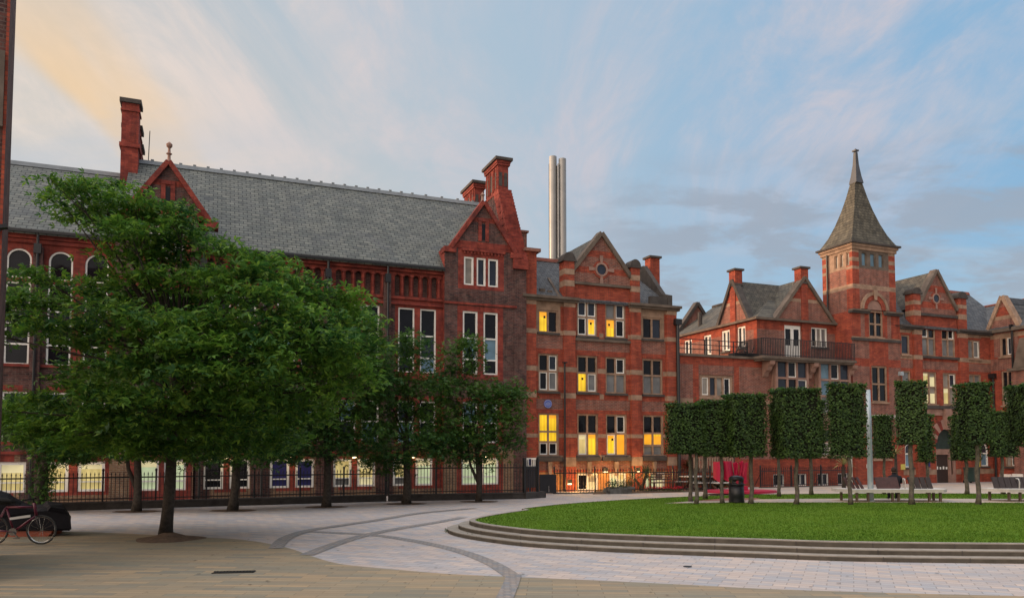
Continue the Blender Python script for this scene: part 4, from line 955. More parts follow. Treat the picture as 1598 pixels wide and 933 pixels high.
# ------------------------------------------------------------------ entrance block to the right of the tower
D = building('entrance_block', 'red brick entrance block with a striped arched doorway below a round-window gable')
e0, e1 = l1, U(1546); ED = V(1463, 515)
def Vd(y): return V(1465, y)
cd = [(U(1407), U(1420.5)), (U(1439), U(1461)), (U(1470.5), U(1491.5)), (U(1510), U(1530.5))]
r2 = (Vd(631), Vd(581)); r1 = (Vd(556), Vd(504.5)); r1s = (Vd(556), Vd(526.5))
AR = (U(1487) - U(1456.5)) / 2; AU = U(1471.8); AV = Vd(669) - AR
specD = [(0, *r1s, ['s'], ['.']), (1, *r1, ['kk', 'gg'], ['x.', '..']), (2, *r1, ['kk', 'gg'], ['.x', '..']), (3, *r1s, ['gg'], ['.x']), (0, *r2, ['g', 's'], ['.', '.']), (1, *r2, ['pe', 'ee'], ['..', '..']), (2, *r2, ['cs', 'pc'], ['.x', '..']), (3, *r2, ['cg', 'cs'], ['..', '..'])]
arw = [(U(1408.5), U(1421), V(1415, 729), V(1415, 692)), (U(1526), U(1537.5), V(1531, 727), V(1531, 692))]
dop = (AU - AR, AU + AR, 0, AV + AR)
od = [(cd[c][0], cd[c][1], v0, v1) for c, v0, v1, f, s in specD] + arw + [dop]
GD0, GD1 = U(1436), U(1494.5)
bandD = [(Vd(563), Vd(556.5)), (Vd(521), Vd(516))]
panD = [(Vd(577), Vd(564))]
def pickD(u, v):
    ins = any(a - .1 < u < c + .1 for a, c in cd)
    if any(a < v < c for a, c in bandD) and not (GD0 < u < GD1): return 2
    if v > Vd(523) and ins and not GD0 < u < GD1: return 2
    if any(a < v < c for a, c in panD): return 1
    if Vd(740) < v < Vd(732): return 2
    return 0
wall(D, 'wall', e0, e1, -.1, ED, 0, 8, od, ['red_brick', 'mottled_brick', 'sandstone'], pickD, [x for a, c in cd for x in (a - .1, c + .1)] + [GD0, GD1], [x for p in bandD + panD for x in p] + [Vd(523), Vd(740), Vd(732)], reveal=.26)
for c, v0, v1, f, s in specD: window(D, cd[c][0], cd[c][1], v0, v1, f, sash=s, rows=[.46] if len(f) == 2 else None, fr=.09, mw=.1)
for w in arw: window(D, *w, ['s', 'b'], rows=[.42], fr=.08, fm='white_paint', arch=True, sillm='dark_stone')
wall(D, 'wall', GD0, GD1, ED, Vd(482), 0, .4, [], ['red_brick', 'mottled_brick'], lambda u, v: 1 if v > Vd(492) else 0, (), (Vd(492),))
gdc = U(1464); gdb = Vd(482)
gable(D, gdc, (GD1 - GD0) / 2, gdb, Vd(424), 0, 6, 'mottled_brick', 'side_slate', 'grey_stone', bands=((gdb, gdb + .4, 'red_brick'), (gdb + 1.1, gdb + 1.5, 'red_brick')), cw=.2)
oculus(D, U(1463), Vd(466.5), .26)
b = MB(); pbD = [(Vd(563), Vd(556.5)), (Vd(525), Vd(518))]
for a, c in ((1424.5, 1436.5), (1495, 1508)):
    pier(b, U(a), U(c), 0, ED, -.16, pbD); uA, uB = U(a) + .03, U(c) - .03; z = [ED, Vd(496), Vd(488), Vd(479), Vd(473), Vd(463)]
    for i in range(5): b.box(uA, uB, -.15 - (.01 if i % 2 else 0), .5, z[i], z[i + 1], i % 2)
    b.cut()
b.build_each('pilaster', ['red_brick', 'sandstone'], D)
b = MB()
for a, c in ((1424.5, 1436.5), (1495, 1508)):
    uA, uB = U(a) - .05, U(c) + .05; z = Vd(463); um, hw = (uA + uB) / 2, (uB - uA) / 2; b.box(uA - .04, uB + .04, -.22, .55, z, z + .12)
    b.prism([(um + hw * math.cos(t), z + .12 + hw * .8 * math.sin(t)) for t in np.linspace(0, math.pi, 9)], -.18, .5); b.cut()
b.build_each('pinnacle', 'dark_stone', D)
b = MB()
for a, c in ((e0, U(1437.5)), (U(1493.5), e1)): b.box(a, c, -.24, -.004, ED - .12, ED - .003); b.box(a, c, -.36, .02, ED, ED + .14); b.cut()
b.box(U(1437), U(1494), -.14, -.004, Vd(495), Vd(491)); b.cut(); b.box(U(1436.5), U(1495), -.15, -.004, Vd(560), Vd(556.5)); b.cut(); b.box(U(1436.5), U(1495), -.2, -.004, Vd(638), Vd(633)); b.build_each('cornice', 'dark_stone', D)
b = MB(); b.box(U(1437), AU - .3, -.09, -.004, Vd(648), Vd(638.5)); b.box(AU + .3, U(1495), -.09, -.004, Vd(648), Vd(638.5))
nv = 13
for i in range(nv):
    a, c = math.pi * i / nv, math.pi * (i + 1) / nv; r0, r1_ = AR + .01, AR + .62
    if i == nv // 2: continue
    b.prism([(AU + r0 * math.cos(a), AV + r0 * math.sin(a)), (AU + r1_ * math.cos(a), AV + r1_ * math.sin(a)), (AU + r1_ * math.cos(c), AV + r1_ * math.sin(c)), (AU + r0 * math.cos(c), AV + r0 * math.sin(c))][::-1], -.12, -.004, (i + 1) % 2)
b.prism([(AU - .17, AV + AR * .96), (AU + .17, AV + AR * .96), (AU + .26, Vd(638)), (AU - .26, Vd(638))], -.3, -.004)
b.build('arch', ['pink_stone', 'red_trim'], D)
b = MB()                                                             # stone spandrels behind the round head of the doorway
for s in (-1, 1):
    pts = [(AU + s * AR, AV + AR), (AU, AV + AR)] + [(AU + s * AR * math.sin(t), AV + AR * math.cos(t)) for t in np.linspace(0, math.pi / 2, 12)]
    b.prism(pts if s < 0 else pts[::-1], .02, .24)
vl = V(1471, 709); vu = V(1471, 700.5)
b.box(AU - AR, AU + AR, .0, .24, vl, vu); b.box(AU - AR, U(1457.5), .02, .24, 0, vl); b.box(U(1476.5), U(1480), .02, .24, 0, vl); b.box(U(1483.5), AU + AR, .02, .24, 0, vl); b.box(U(1480), U(1483.5), .03, .24, 0, V(1481, 740))
b.build('doorway', 'pink_stone', D)
p = MB(); p.box(AU - AR, AU + AR, .2, .235, vu, AV + AR); 
p.build('fanlight', 'verdigris', D)
p = MB(); p.box(U(1480), U(1483.5), .12, .16, V(1481, 740), vl); p.build('side_light', 'glass_dark', D)
b = MB(); a0, a1 = U(1457.5), U(1476.5); b.box(a0, a1, .12, .2, 0, vl)
dr = b.build('door', 'dark_timber', D); b = MB()
for k in range(4): x = a0 + (a1 - a0) * (k + .55) / 4; b.box(x - .06, x + .06, .10, .118, V(1466, 732), V(1466, 727.5 + (k % 2)))
b.build('door_notice', 'white_paint', dr)
for nm, x0, x1, y0, y1, mm in (('notice', 1436.5, 1446, 728, 720, 'navy_enamel'), ('notice', 1437, 1447, 735, 729.5, 'pink_stone'), ('notice', 1502, 1506, 727, 719, 'white_paint'), ('notice', 1518, 1523.5, 728, 713, 'yellow_enamel')):
    b = MB(); b.box(U(x0), U(x1), -.05, -.016, V(x0, y0), V(x0, y1)); b.build(nm, mm, D)
roof(D, e0 - .4, e1 + 3, -.1, 7.6, ED + .12, V(1450, 452, 3.7), 'grey_slate', 'red_tile')
L = bpy.data.lights.new('room_light', 'POINT'); L.energy = 0
bpy.data.lights.remove(L)

# ------------------------------------------------------------------ return wing at the right edge, coming towards the viewer
E = building('return_wing', 'brick wing at the right edge turning towards the viewer with a small gable')
ue_ = U(1546); XE = ((ue_, 0, 0), -math.pi / 2)
EE = side(1545, 519, ue_)[1]; xe1 = side(1650, 600, ue_)[0]
def sw(x0, x1, y0, y1): a0, t1 = side(x0, (y0 + y1) / 2, ue_); a1, _ = side(x1, (y0 + y1) / 2, ue_); m_ = (x0 + x1) / 2; return (a0, a1, side(m_, y1, ue_)[1], side(m_, y0, ue_)[1])
oe = [sw(1560, 1580.5, 524.5, 556), sw(1563, 1582, 578, 632), sw(1568, 1586, 680, 728)]
g0, g1, gcx = side(1543, 514, ue_)[0], side(1590, 504, ue_)[0], side(1565, 470, ue_)[0]
ebands = [(oe[0][2] - .35, oe[0][2] - .12), (EE - .5, EE - .25)]
wall(E, 'wall', 0, xe1, 0, EE, 0, 8, oe, ['red_brick', 'mottled_brick', 'sandstone'], lambda u, v: 2 if EE - .5 < v < EE - .2 else (1 if (oe[0][2] - .9 < v < oe[0][2] - .1 or abs(u - (oe[0][0] + oe[0][1]) / 2) < .85 and v > oe[0][2]) else 0), ((oe[0][0] + oe[0][1]) / 2 - .85, (oe[0][0] + oe[0][1]) / 2 + .85), (EE - .5, EE - .2, oe[0][2] - .9, oe[0][2] - .1), xf=XE)
window(E, *oe[0], ['ks'], xf=XE, fr=.13, mw=.1, sash=['.x']); window(E, *oe[1], ['kk', 'cc'], xf=XE, fr=.1, mw=.09, sash=['..', '.x']); window(E, *oe[2], ['ck'], xf=XE, fr=.09, mw=.08, sash=['.x'], sillm='dark_stone')
gable(E, (g0 + g1) / 2, (g1 - g0) / 2 * .96, EE + .12, side(1566, 463, ue_)[1], 0, 5, 'mottled_brick', 'grey_slate', 'sandstone', xf=XE, bands=((EE + .75, EE + 1.0, 'sandstone'), (EE + 1.0, EE + 1.6, 'red_brick')), cw=.24)
b = MB(); b.box(.0, xe1, -.28, -.004, EE - .1, EE + .12); b.build('cornice', 'grey_stone', E, XE)
for px, v1, w in ((1552, side(1552, 590, ue_)[1], .2), (1584, EE, .06)):
    b = MB(); x = side(px, 600, ue_)[0]; b.tube([(x, -.14, 0), (x, -.14, v1)], .07, 8); b.box(x - w, x + w, -.32, -.06, v1, v1 + .3); b.build('drainpipe', 'black_iron', E, XE)
b = MB(); x = side(1588, 600, ue_)[0]; b.box(x, xe1, -1.0, -.004, side(1590, 580, ue_)[1], side(1590, 576, ue_)[1]); b.box(x + .15, xe1, -.8, -.004, 0, side(1590, 580, ue_)[1] - .01, 1); b.prism([(x + .2, side(1590, 575, ue_)[1]), (xe1, side(1590, 575, ue_)[1]), (xe1, side(1590, 530, ue_)[1]), (x + .7, side(1590, 530, ue_)[1])], -.7, -.004); b.build('porch', ['grey_stone', 'mottled_brick'], E, XE)
b = MB()
dm = ue_ + 3.2
zr = V(1590, 462, -1)
xf_ = -xe1 - .05
for pts in ([(ue_ - .2, xf_, EE + .13), (ue_ - .2, 6, EE + .13), (dm, 6, zr), (dm, xf_, zr)], [(dm, xf_, zr), (dm, 6, zr), (ue_ + 8.1, 6, EE + .13), (ue_ + 8.1, xf_, EE + .13)], [(ue_ - .2, xf_, EE + .13), (dm, xf_, zr), (ue_ + 8.1, xf_, EE + .13)]): b.quad(pts[::-1]); b.quad([(p[0], p[1], p[2] - .1) for p in pts])
b.build('roof', 'grey_slate', E); b = MB(); b.tube([(dm, xf_, zr), (dm, 6, zr)], .1, 6); b.build('ridge', 'red_tile', E)

# ------------------------------------------------------------------ twin steel flues far behind
p0 = at(857, 420, 80); p1 = at(884.5, 420, 80); zt = at(870, 245, 80).z; w = p1.x - p0.x
FL = thing('steel_flue', 'tall twin pale metal flue rising behind the brick gable', 'chimney', ((p0.x + p1.x) / 2, 80, 0))
for s, k in ((-1, 0.), (1, -.25)):
    b = MB(); b.tube([(s * w * .27, 0, 0), (s * w * .27, 0, zt + k)], w * .215, 20)
    for z in np.arange(4, zt, 3.1): b.tube([(s * w * .27, 0, z), (s * w * .27, 0, z + .05)], w * .219, 20)
    b.build('pipe', 'weathered_steel', FL, smooth=False)
b = MB(); b.box(-w * .1, w * .1, -.1, .5, 0, zt - 1); b.box(w * .12, w * .14, -.3, -.1, 0, zt - 1); b.box(w * .36, w * .40, .1, .4, 0, zt - .7); b.box(-w * .5, -w * .46, .1, .4, 0, zt - .7)
for z in np.arange(3, zt - 2, 2.4): b.box(-w * .5, w * .45, .3, .45, z, z + .12)
b.build('support_mast', 'black_iron', FL); b = MB(); b.tube([(w * .02, -.35, 0), (w * .02, -.35, zt - .9)], w * .05, 12); b.build('pipe', 'weathered_steel', FL)

# ------------------------------------------------------------------ corner of the near building at the left edge
q = at(10.0, 200, 13.0); ex = q.x
NB = thing('near_brick_building', 'sliver of a near brick and concrete building at the left edge', 'building', (ex, 13.0, 0), R(32.6))
b = MB(); b.box(-6, -.0, -.5, 3.4, 0, 13.5); b.build('wall', 'dark_brick', NB)
b = MB(); b.box(-.035, .008, -.54, -.501, 0, 13.6); b.build('lit_edge_strip', 'red_brick', NB)  # narrow redder strip: warm light along the wall's edge put into its brick colour
b = MB(); b.box(-6, -.04, -.60, -.502, 7.6, 8.9); b.box(-6, -.04, -.58, -.502, 3.4, 4.2); b.build('concrete_band', 'grey_stone', NB)
b = MB(); fl = at(14, 353, 12.3); fx, fz = fl.x - ex, fl.z; b.bar((-.1, -.65, fz + .0), (.08, -.66, fz + .05), .16, .06); b.bar((-.14, -.56, fz - .05), (-.02, -.65, fz - .02), .04); b.build('flood_lamp', 'black_iron', NB)

# ------------------------------------------------------------------ iron railings
def fence(label, p, q, h, plinth=.28, pw=.34, step=.135, posts=5, group='iron railings in front of the buildings', pier0=False):
    p, q = Vector((p.x, p.y, 0)), Vector((q.x, q.y, 0)); L = (q - p).length; a = math.atan2(q.y - p.y, q.x - p.x)
    t = thing('iron_railings', label, 'railings', p, a, group)
    if plinth:
        b = MB(); b.box(0, L, 0, pw, -.0, plinth - .06); b.box(-.02, L + .02, -.04, pw + .04, plinth - .057, plinth); b.build('plinth_wall', 'dark_stone', t)
    b = MB(); y = pw / 2 if plinth else 0
    b.box(0, L, y - .018, y + .018, h - .03, h + .02); b.box(0, L, y - .018, y + .018, plinth + .08, plinth + .12)
    b.build('rail', 'black_iron', t)
    b = MB(); n = int(L / step)
    for k in range(n + 1):
        x = k * L / n; b.box(x - .011, x + .011, y - .0105, y + .0105, plinth, h + .09); b.prism([(x - .024, h + .09), (x + .024, h + .09), (x, h + .2)], y - .02, y + .02)
    b.build('bars', 'black_iron', t)
    for k in range(posts + 1):
        x = k * L / posts; b = MB(); b.box(x - .03, x + .03, y - .03, y + .03, plinth - .002, h + .22); b.lathe((x, y, h + .2), [(.02, 0), (.05, .05), (.04, .1), (.005, .13)], 8)
        if k % 2 == 0: b.bar((x, y + .03, h * .8), (x, y + .5, plinth + .02), .025)
        b.build('post', 'black_iron', t)
    return t
fence('long run of black iron railings on a low dark wall behind the big leafy tree', gp(-120, 803), gp(603, 782), 1.16, posts=9)
fence('black iron railings one step taller, behind the two thin right-hand street trees', gp(607, 782), gp(822, 778), 1.38, posts=3)
fence('black railings across the orange-lit basement of the banded brick block', gp(866, 770.5), gp(1110, 766.5), 1.02, plinth=.06, pw=.2, posts=4, step=.15)
fence('black railings round the basement windows below the balcony, behind the clipped trees', gp(1189, 761), gp(1328, 757.5), .95, plinth=.05, pw=.2, posts=3, step=.15)
p = gp(822, 778); q = gp(843, 776.5); a = math.atan2(q.y - p.y, q.x - p.x)
t = thing('railing_gate', 'dark boarded gate beside a tall railed corner below the blue plaque', 'gate', p, a)
L_ = (q - p).length; b = MB()
for k in range(9): b.box(k * L_ / 8 - .012, k * L_ / 8 + .012, .15, .175, .3, 1.72)
b.box(0, L_, .14, .18, 1.36, 1.41); b.box(-.05, .05, .1, .2, .0, 1.8); b.box(L_ - .05, L_ + .05, .1, .2, 0, 1.8)
b.build('bars', 'black_iron', t)
b = MB(); b.box(-.1, L_ + .35, -.05, .35, 0, .28); b.build('plinth_wall', 'dark_stone', t)
g0 = gp(842, 771); g1 = gp(868, 770.5); lg = (Vector(g1) - Vector(p))
ca, sa = math.cos(-a), math.sin(-a)
def loc(v): v = Vector(v) - Vector(p); return Vector((v.x * ca - v.y * sa, v.x * sa + v.y * ca, 0))
A0, A1 = loc(g0), loc(g1); b = MB(); b.bar((A0.x, A0.y, .5), (A1.x, A1.y, .5), .06, .92); b.build('gate_panel', 'black_plastic', t); b = MB(); mid = (A0 + A1) / 2; b.tube([(mid.x, mid.y - .06, .12), (mid.x, mid.y - .06, .42)], .02, 6); b.build('bolt', 'chrome', t)
# sign board and dark door between hall and brick block
S_ = thing('sign_board', 'small blue and white notice board on the wall right of the leafy trees', 'sign', O + T * U(824) - IN * .22, TH)
b = MB(); zz = V(824, 727); w_ = .36; b.box(-w_, w_, -.03, .03, zz, zz + .42); o_ = b.build('panel', 'white_paint', S_); b = MB(); b.box(-.06, .06, -.045, -.031, zz + .05, zz + .37); b.build('symbol', 'navy_enamel', o_)
b = MB(); b.box(-w_ - .02, w_ + .02, -.04, .04, zz - .14, zz - .004); b.box(-.03, .03, -.02, .02, 0, zz - .14); b.box(-w_, w_, -.01, .01, .25, zz - .15); b.build('stand', 'navy_door', S_)

# ------------------------------------------------------------------ leaves
def rotm(nrm, head):
    up = np.array([0, 0, 1.]); n = nrm / np.linalg.norm(nrm, axis=1, keepdims=True)
    h = np.stack([np.cos(head), np.sin(head), np.zeros(len(head))], 1); x = h - n * (h * n).sum(1, keepdims=True); x /= np.linalg.norm(x, axis=1, keepdims=True) + 1e-9
    return x, np.cross(n, x), n
def leafmesh(name, pts, size, parent, m, tilt=.55, lobes=((0, 1.), (.85, .8), (-.85, .8)), nrm=None, width=.17):
    n = len(pts); size = np.broadcast_to(size, (n,)) * rng.uniform(.7, 1.25, n)
    base = np.array([0, 0, 1.]) + rng.normal(0, tilt, (n, 3)) if nrm is None else nrm + rng.normal(0, tilt, (n, 3))
    x, y, z = rotm(base, rng.uniform(0, 6.28, n)); tv = []
    for a, L in lobes:
        c, s = math.cos(a), math.sin(a)
        for px, py, pz in ((0, 0, 0), (.5 * L, width * L, .03), (L, 0, -.13 * L), (.5 * L, -width * L, .03)): tv.append((px * c - py * s, px * s + py * c, pz))
    tv = np.array(tv); k = len(tv)
    Vv = pts[:, None, :] + size[:, None, None] * (tv[None, :, 0, None] * x[:, None] + tv[None, :, 1, None] * y[:, None] + tv[None, :, 2, None] * z[:, None])
    Fs = (np.arange(n * k).reshape(-1, 4))
    return tri_mesh(name, Vv.reshape(-1, 3), Fs, m, parent)
def clump_points(c, r, n, spray=6, flat=.35, sr=.22):
    """leaves gathered in small sprays inside a flattened clump, denser near its skin"""
    m = max(1, n // spray); d = rng.normal(0, 1, (m, 3)); d /= np.linalg.norm(d, axis=1, keepdims=True)
    rad = rng.uniform(.25, 1.08, (m, 1)) ** .6 * np.where(rng.uniform(0, 1, (m, 1)) < .13, rng.uniform(1.05, 1.4, (m, 1)), 1); ctr = np.array(c) + d * rad * np.array(r)
    p = np.repeat(ctr, spray, 0); off = rng.normal(0, sr, (len(p), 3)); off[:, 2] *= flat; off[:, 2] -= .35 * np.hypot(off[:, 0], off[:, 1])
    return p + off
def tree(name, label, base, rt, htrunk, clumps, nper, lsize, m, group, lean=(0, 0), bark='bark', spread=1., sr=.22, forks=1):
    t = thing(name, label, 'tree', (base.x, base.y, base.z), 0, group); bp = np.array((base.x, base.y, base.z))
    b = MB(); top = Vector((lean[0], lean[1], htrunk))
    hs = np.linspace(0, 1, 7); b.tube([(top.x * h_ + .03 * math.sin(5 * h_), top.y * h_, htrunk * h_) for h_ in hs], [rt * (1.45 if h_ == 0 else 1.12 - .35 * h_) for h_ in hs], 12)
    tr = b.build('trunk', bark, t, smooth=True); b = MB()
    for c, r in clumps:
        c = Vector(c) - base; s = Vector((top.x, top.y, min(htrunk, max(htrunk * .72, c.z - .8)) - random.uniform(0, .3)))
        mid = s.lerp(c, .5) + Vector((0, 0, random.uniform(-.15, .25))); b.tube([s, mid, c], [rt * .42, rt * .22, rt * .06], 6, cap=False)
        for k in range(4):
            e = c + Vector((random.uniform(-1, 1) * r[0], random.uniform(-1, 1) * r[1], random.uniform(-.4, .6) * r[2])); b.tube([mid.lerp(c, .6), e], [rt * .08, rt * .02], 4, cap=False)
    b.build('branches', bark, tr, smooth=True)
    P = np.concatenate([clump_points(np.array(c) - bp, r, int(nper * (r[0] * r[1] + r[0] * r[2]) ** .9), sr=sr) for c, r in clumps])
    leafmesh('crown', P, lsize, t, m)
    return t
# the big spreading tree on the near pavement
Zt = gp(258, 838).y
spec = [(100, 283, 32, 12, -.6), (88, 305, 28, 12, .3), (150, 292, 48, 16, .2), (205, 308, 45, 18, -.2), (115, 330, 40, 14, .5), (175, 335, 55, 18, 0), (240, 328, 48, 20, .3), (285, 335, 34, 24, -.3), (230, 368, 62, 14, 0), (300, 372, 40, 18, .4), (200, 355, 40, 14, -.8), (262, 350, 44, 16, 1.), (350, 385, 34, 12, -.4), (225, 397, 70, 8, .2),
        (62, 428, 40, 15, -.6), (28, 455, 36, 13, .4), (-25, 470, 45, 14, .0), (-20, 520, 45, 14, .3), (-10, 640, 50, 14, .3), (70, 468, 55, 13, .6), (14, 492, 45, 14, .2), (85, 503, 70, 13, -.4), (150, 448, 52, 14, .7), (200, 430, 40, 12, -.2), (172, 480, 60, 15, -1.0), (250, 428, 48, 14, -.6), (235, 462, 60, 16, .9), (300, 420, 44, 15, .3), (340, 435, 55, 20, -.5), (330, 462, 60, 18, .8), (395, 420, 48, 20, -.4), (440, 440, 46, 20, .3), (405, 452, 50, 18, -1.0), (480, 450, 42, 20, .2), (520, 470, 34, 22, .6), (455, 480, 52, 20, -.8), (505, 505, 40, 20, -.2),
        (280, 500, 66, 18, -1.3), (365, 497, 62, 20, -1.2), (215, 520, 62, 15, -.8), (135, 528, 52, 12, .9), (300, 535, 70, 18, -1.6), (390, 535, 62, 20, -1.4), (455, 525, 56, 20, -.9), (500, 545, 42, 20, .3), (225, 565, 62, 15, -1.0), (320, 575, 68, 18, -1.7), (410, 578, 60, 20, -1.2), (475, 575, 50, 20, .1),
        (128, 598, 56, 15, -.3), (75, 622, 46, 13, .3), (190, 612, 66, 17, -1.0), (275, 615, 66, 18, -1.5), (360, 618, 62, 19, -1.2), (435, 620, 56, 19, -.5), (95, 655, 58, 13, .2), (165, 650, 60, 16, -.7), (250, 655, 66, 16, -1.1), (335, 660, 64, 18, -.8), (415, 660, 52, 18, .2), (60, 680, 42, 11, .4), (130, 685, 60, 13, -.3), (215, 692, 64, 14, -.5), (300, 695, 60, 14, -.2), (380, 693, 52, 15, .3), (440, 682, 36, 14, .8), (545, 470, 28, 13, .4), (560, 498, 36, 15, .1), (578, 535, 30, 15, .3), (540, 560, 44, 17, -.5), (560, 590, 36, 15, .2), (515, 610, 44, 17, -.4), (495, 640, 40, 15, .3), (530, 528, 44, 16, -.8), (430, 405, 30, 12, .5), (400, 398, 26, 9, -.2), (545, 452, 20, 8, .2),
        (170, 570, 80, 22, 1.6), (300, 560, 110, 34, 1.6), (250, 480, 90, 26, 1.6), (400, 520, 80, 34, 1.6), (200, 660, 110, 24, 1.6), (340, 650, 90, 26, 1.6)]
cl = []
for px, py, rx, ry, dz_ in spec:
    Y = Zt + dz_ * 1.3; c = at(px, py, Y); k = Y / F; cl.append(((c.x, c.y, c.z), (rx * k, max(.45, rx * k * .8), ry * k)))
tree('broadleaf_tree', 'big spreading dark green tree standing alone on the near pavement at left', gp(258, 838), .128, 4.6, cl, 370, .19, 'maple_leaf', 'leafy street trees', (.15, .1), sr=.21)
b = MB(); c = gp(256, 843); n = 26
for i in range(n):
    a, e = 2 * math.pi * i / n, 2 * math.pi * (i + 1) / n; q = lambda t, r_, z: (c.x + r_ * math.cos(t) * (1 + .12 * math.sin(3 * t)), c.y + .25 + r_ * .95 * math.sin(t), z)
    b.quad([q(a, .8, .006), q(e, .8, .006), q(e, .38, .07), q(a, .38, .07)]); b.quad([q(a, .38, .07), q(e, .38, .07), q(e, .1, .17), q(a, .1, .17)])
struct(b.build('soil_mound', 'soil', smooth=True))
def px_clumps(sp, Y0):
    out = []
    for px, py, rx, ry, dz_ in sp:
        Y = Y0 + dz_; c = at(px, py, Y); k = Y / F; out.append(((c.x, c.y, c.z), (rx * k, max(.5, rx * k * .7), ry * k)))
    return out
street = [
 (213, 798, .13, 2.6, [(150, 660, 60, 30, 0), (230, 640, 80, 40, .3), (190, 690, 70, 26, -.3), (270, 680, 60, 30, 0), (210, 600, 70, 40, .2)], 'forked street tree almost hidden behind the big near tree', (.0, 0)),
 (363, 796.5, .15, 2.6, [(340, 660, 70, 40, 0), (410, 640, 70, 44, .3), (370, 700, 75, 28, -.4), (440, 690, 50, 30, 0), (380, 590, 80, 50, .2), (310, 700, 45, 22, .3), (470, 475, 50, 26, .2), (545, 500, 40, 28, .1), (500, 545, 60, 34, 0), (555, 545, 40, 28, .4), (450, 610, 50, 34, .1)], 'thick-trunked street tree behind the railings end of the big tree shade', (.15, 0)),
 (509, 791, .14, 2.7, [(470, 640, 60, 40, 0), (540, 620, 60, 44, .3), (500, 690, 70, 34, -.4), (560, 680, 55, 34, .1), (520, 560, 60, 45, .2), (580, 560, 30, 36, .3), (585, 600, 38, 40, .2), (450, 700, 40, 22, 0), (560, 515, 40, 24, .3)], 'bushy street tree left of the forked trunk, in front of yellow basement windows', (.05, 0)),
 (634, 786, .15, 2.6, [(600, 640, 55, 40, 0), (660, 620, 50, 44, .3), (625, 690, 70, 34, -.4), (680, 680, 45, 36, .1), (630, 570, 50, 40, .2), (640, 535, 36, 20, 0), (590, 585, 30, 28, .2), (600, 720, 40, 18, 0)], 'dark street tree in front of the join between the two railings', (0, 0)),
 (747, 782.5, .11, 2.3, [(720, 620, 55, 34, 0), (770, 610, 45, 26, .2), (745, 660, 70, 30, -.2), (790, 640, 36, 26, 0), (720, 560, 40, 34, .2), (735, 535, 24, 18, 0), (800, 612, 32, 12, 0), (740, 700, 56, 24, -.2), (700, 690, 40, 26, .2), (795, 685, 24, 16, .1), (690, 590, 30, 20, .3)], 'slender street tree furthest right in the leafy row, against the brick block corner', (-.05, 0))]
for px, py, rt, ht, clsp, lab, ln in street:
    bs = gp(px, py); cl = px_clumps(clsp, bs.y)
    t = tree('street_tree', lab, bs, rt, ht, cl, 430, .17, 'street_leaf', 'leafy street trees', ln, sr=.2)
    if px in (213, 747):
        b = MB(); b.tube([(0, 0, .75), (-.35, .05, 1.5), (-.5, .1, 2.6)], [rt * .7, rt * .5, rt * .35], 8); b.build('fork', 'bark', t, smooth=True)
    b = MB(); c = bs; n = 20; b.quad([(c.x + .8 * math.cos(2 * math.pi * i / n) * (1 + .1 * math.sin(i * 2.3)), c.y + .55 * math.sin(2 * math.pi * i / n), .014) for i in range(n)]); struct(b.build('tree_pit', 'soil'))
bs = gp(58, 800); t = thing('ivy_clad_tree', 'ivy-covered leaning trunk behind the black tarpaulin heap', 'tree', bs, 0, 'leafy street trees')
b = MB(); tp = at(80, 690, bs.y) - bs; b.tube([(0, 0, 0), tp * .5 + Vector((-.1, 0, 0)), tp, tp + Vector((.6, 0, 1.6))], [.2, .17, .14, .06], 10); b.build('trunk', 'bark', t, smooth=True)
P = np.concatenate([np.array(tp * k) + rng.normal(0, .2, (160, 3)) for k in np.linspace(.1, 1, 8)]); leafmesh('ivy', P, .11, t, 'street_leaf', 1.0)
P = np.concatenate([clump_points(np.array(c) - np.array(bs), r, 1500, sr=.2) for c, r in px_clumps([(60, 670, 60, 30, 0), (20, 640, 50, 30, .2), (100, 650, 50, 30, .1), (110, 700, 40, 20, 0)], bs.y)]); leafmesh('crown', P, .16, t, 'street_leaf')

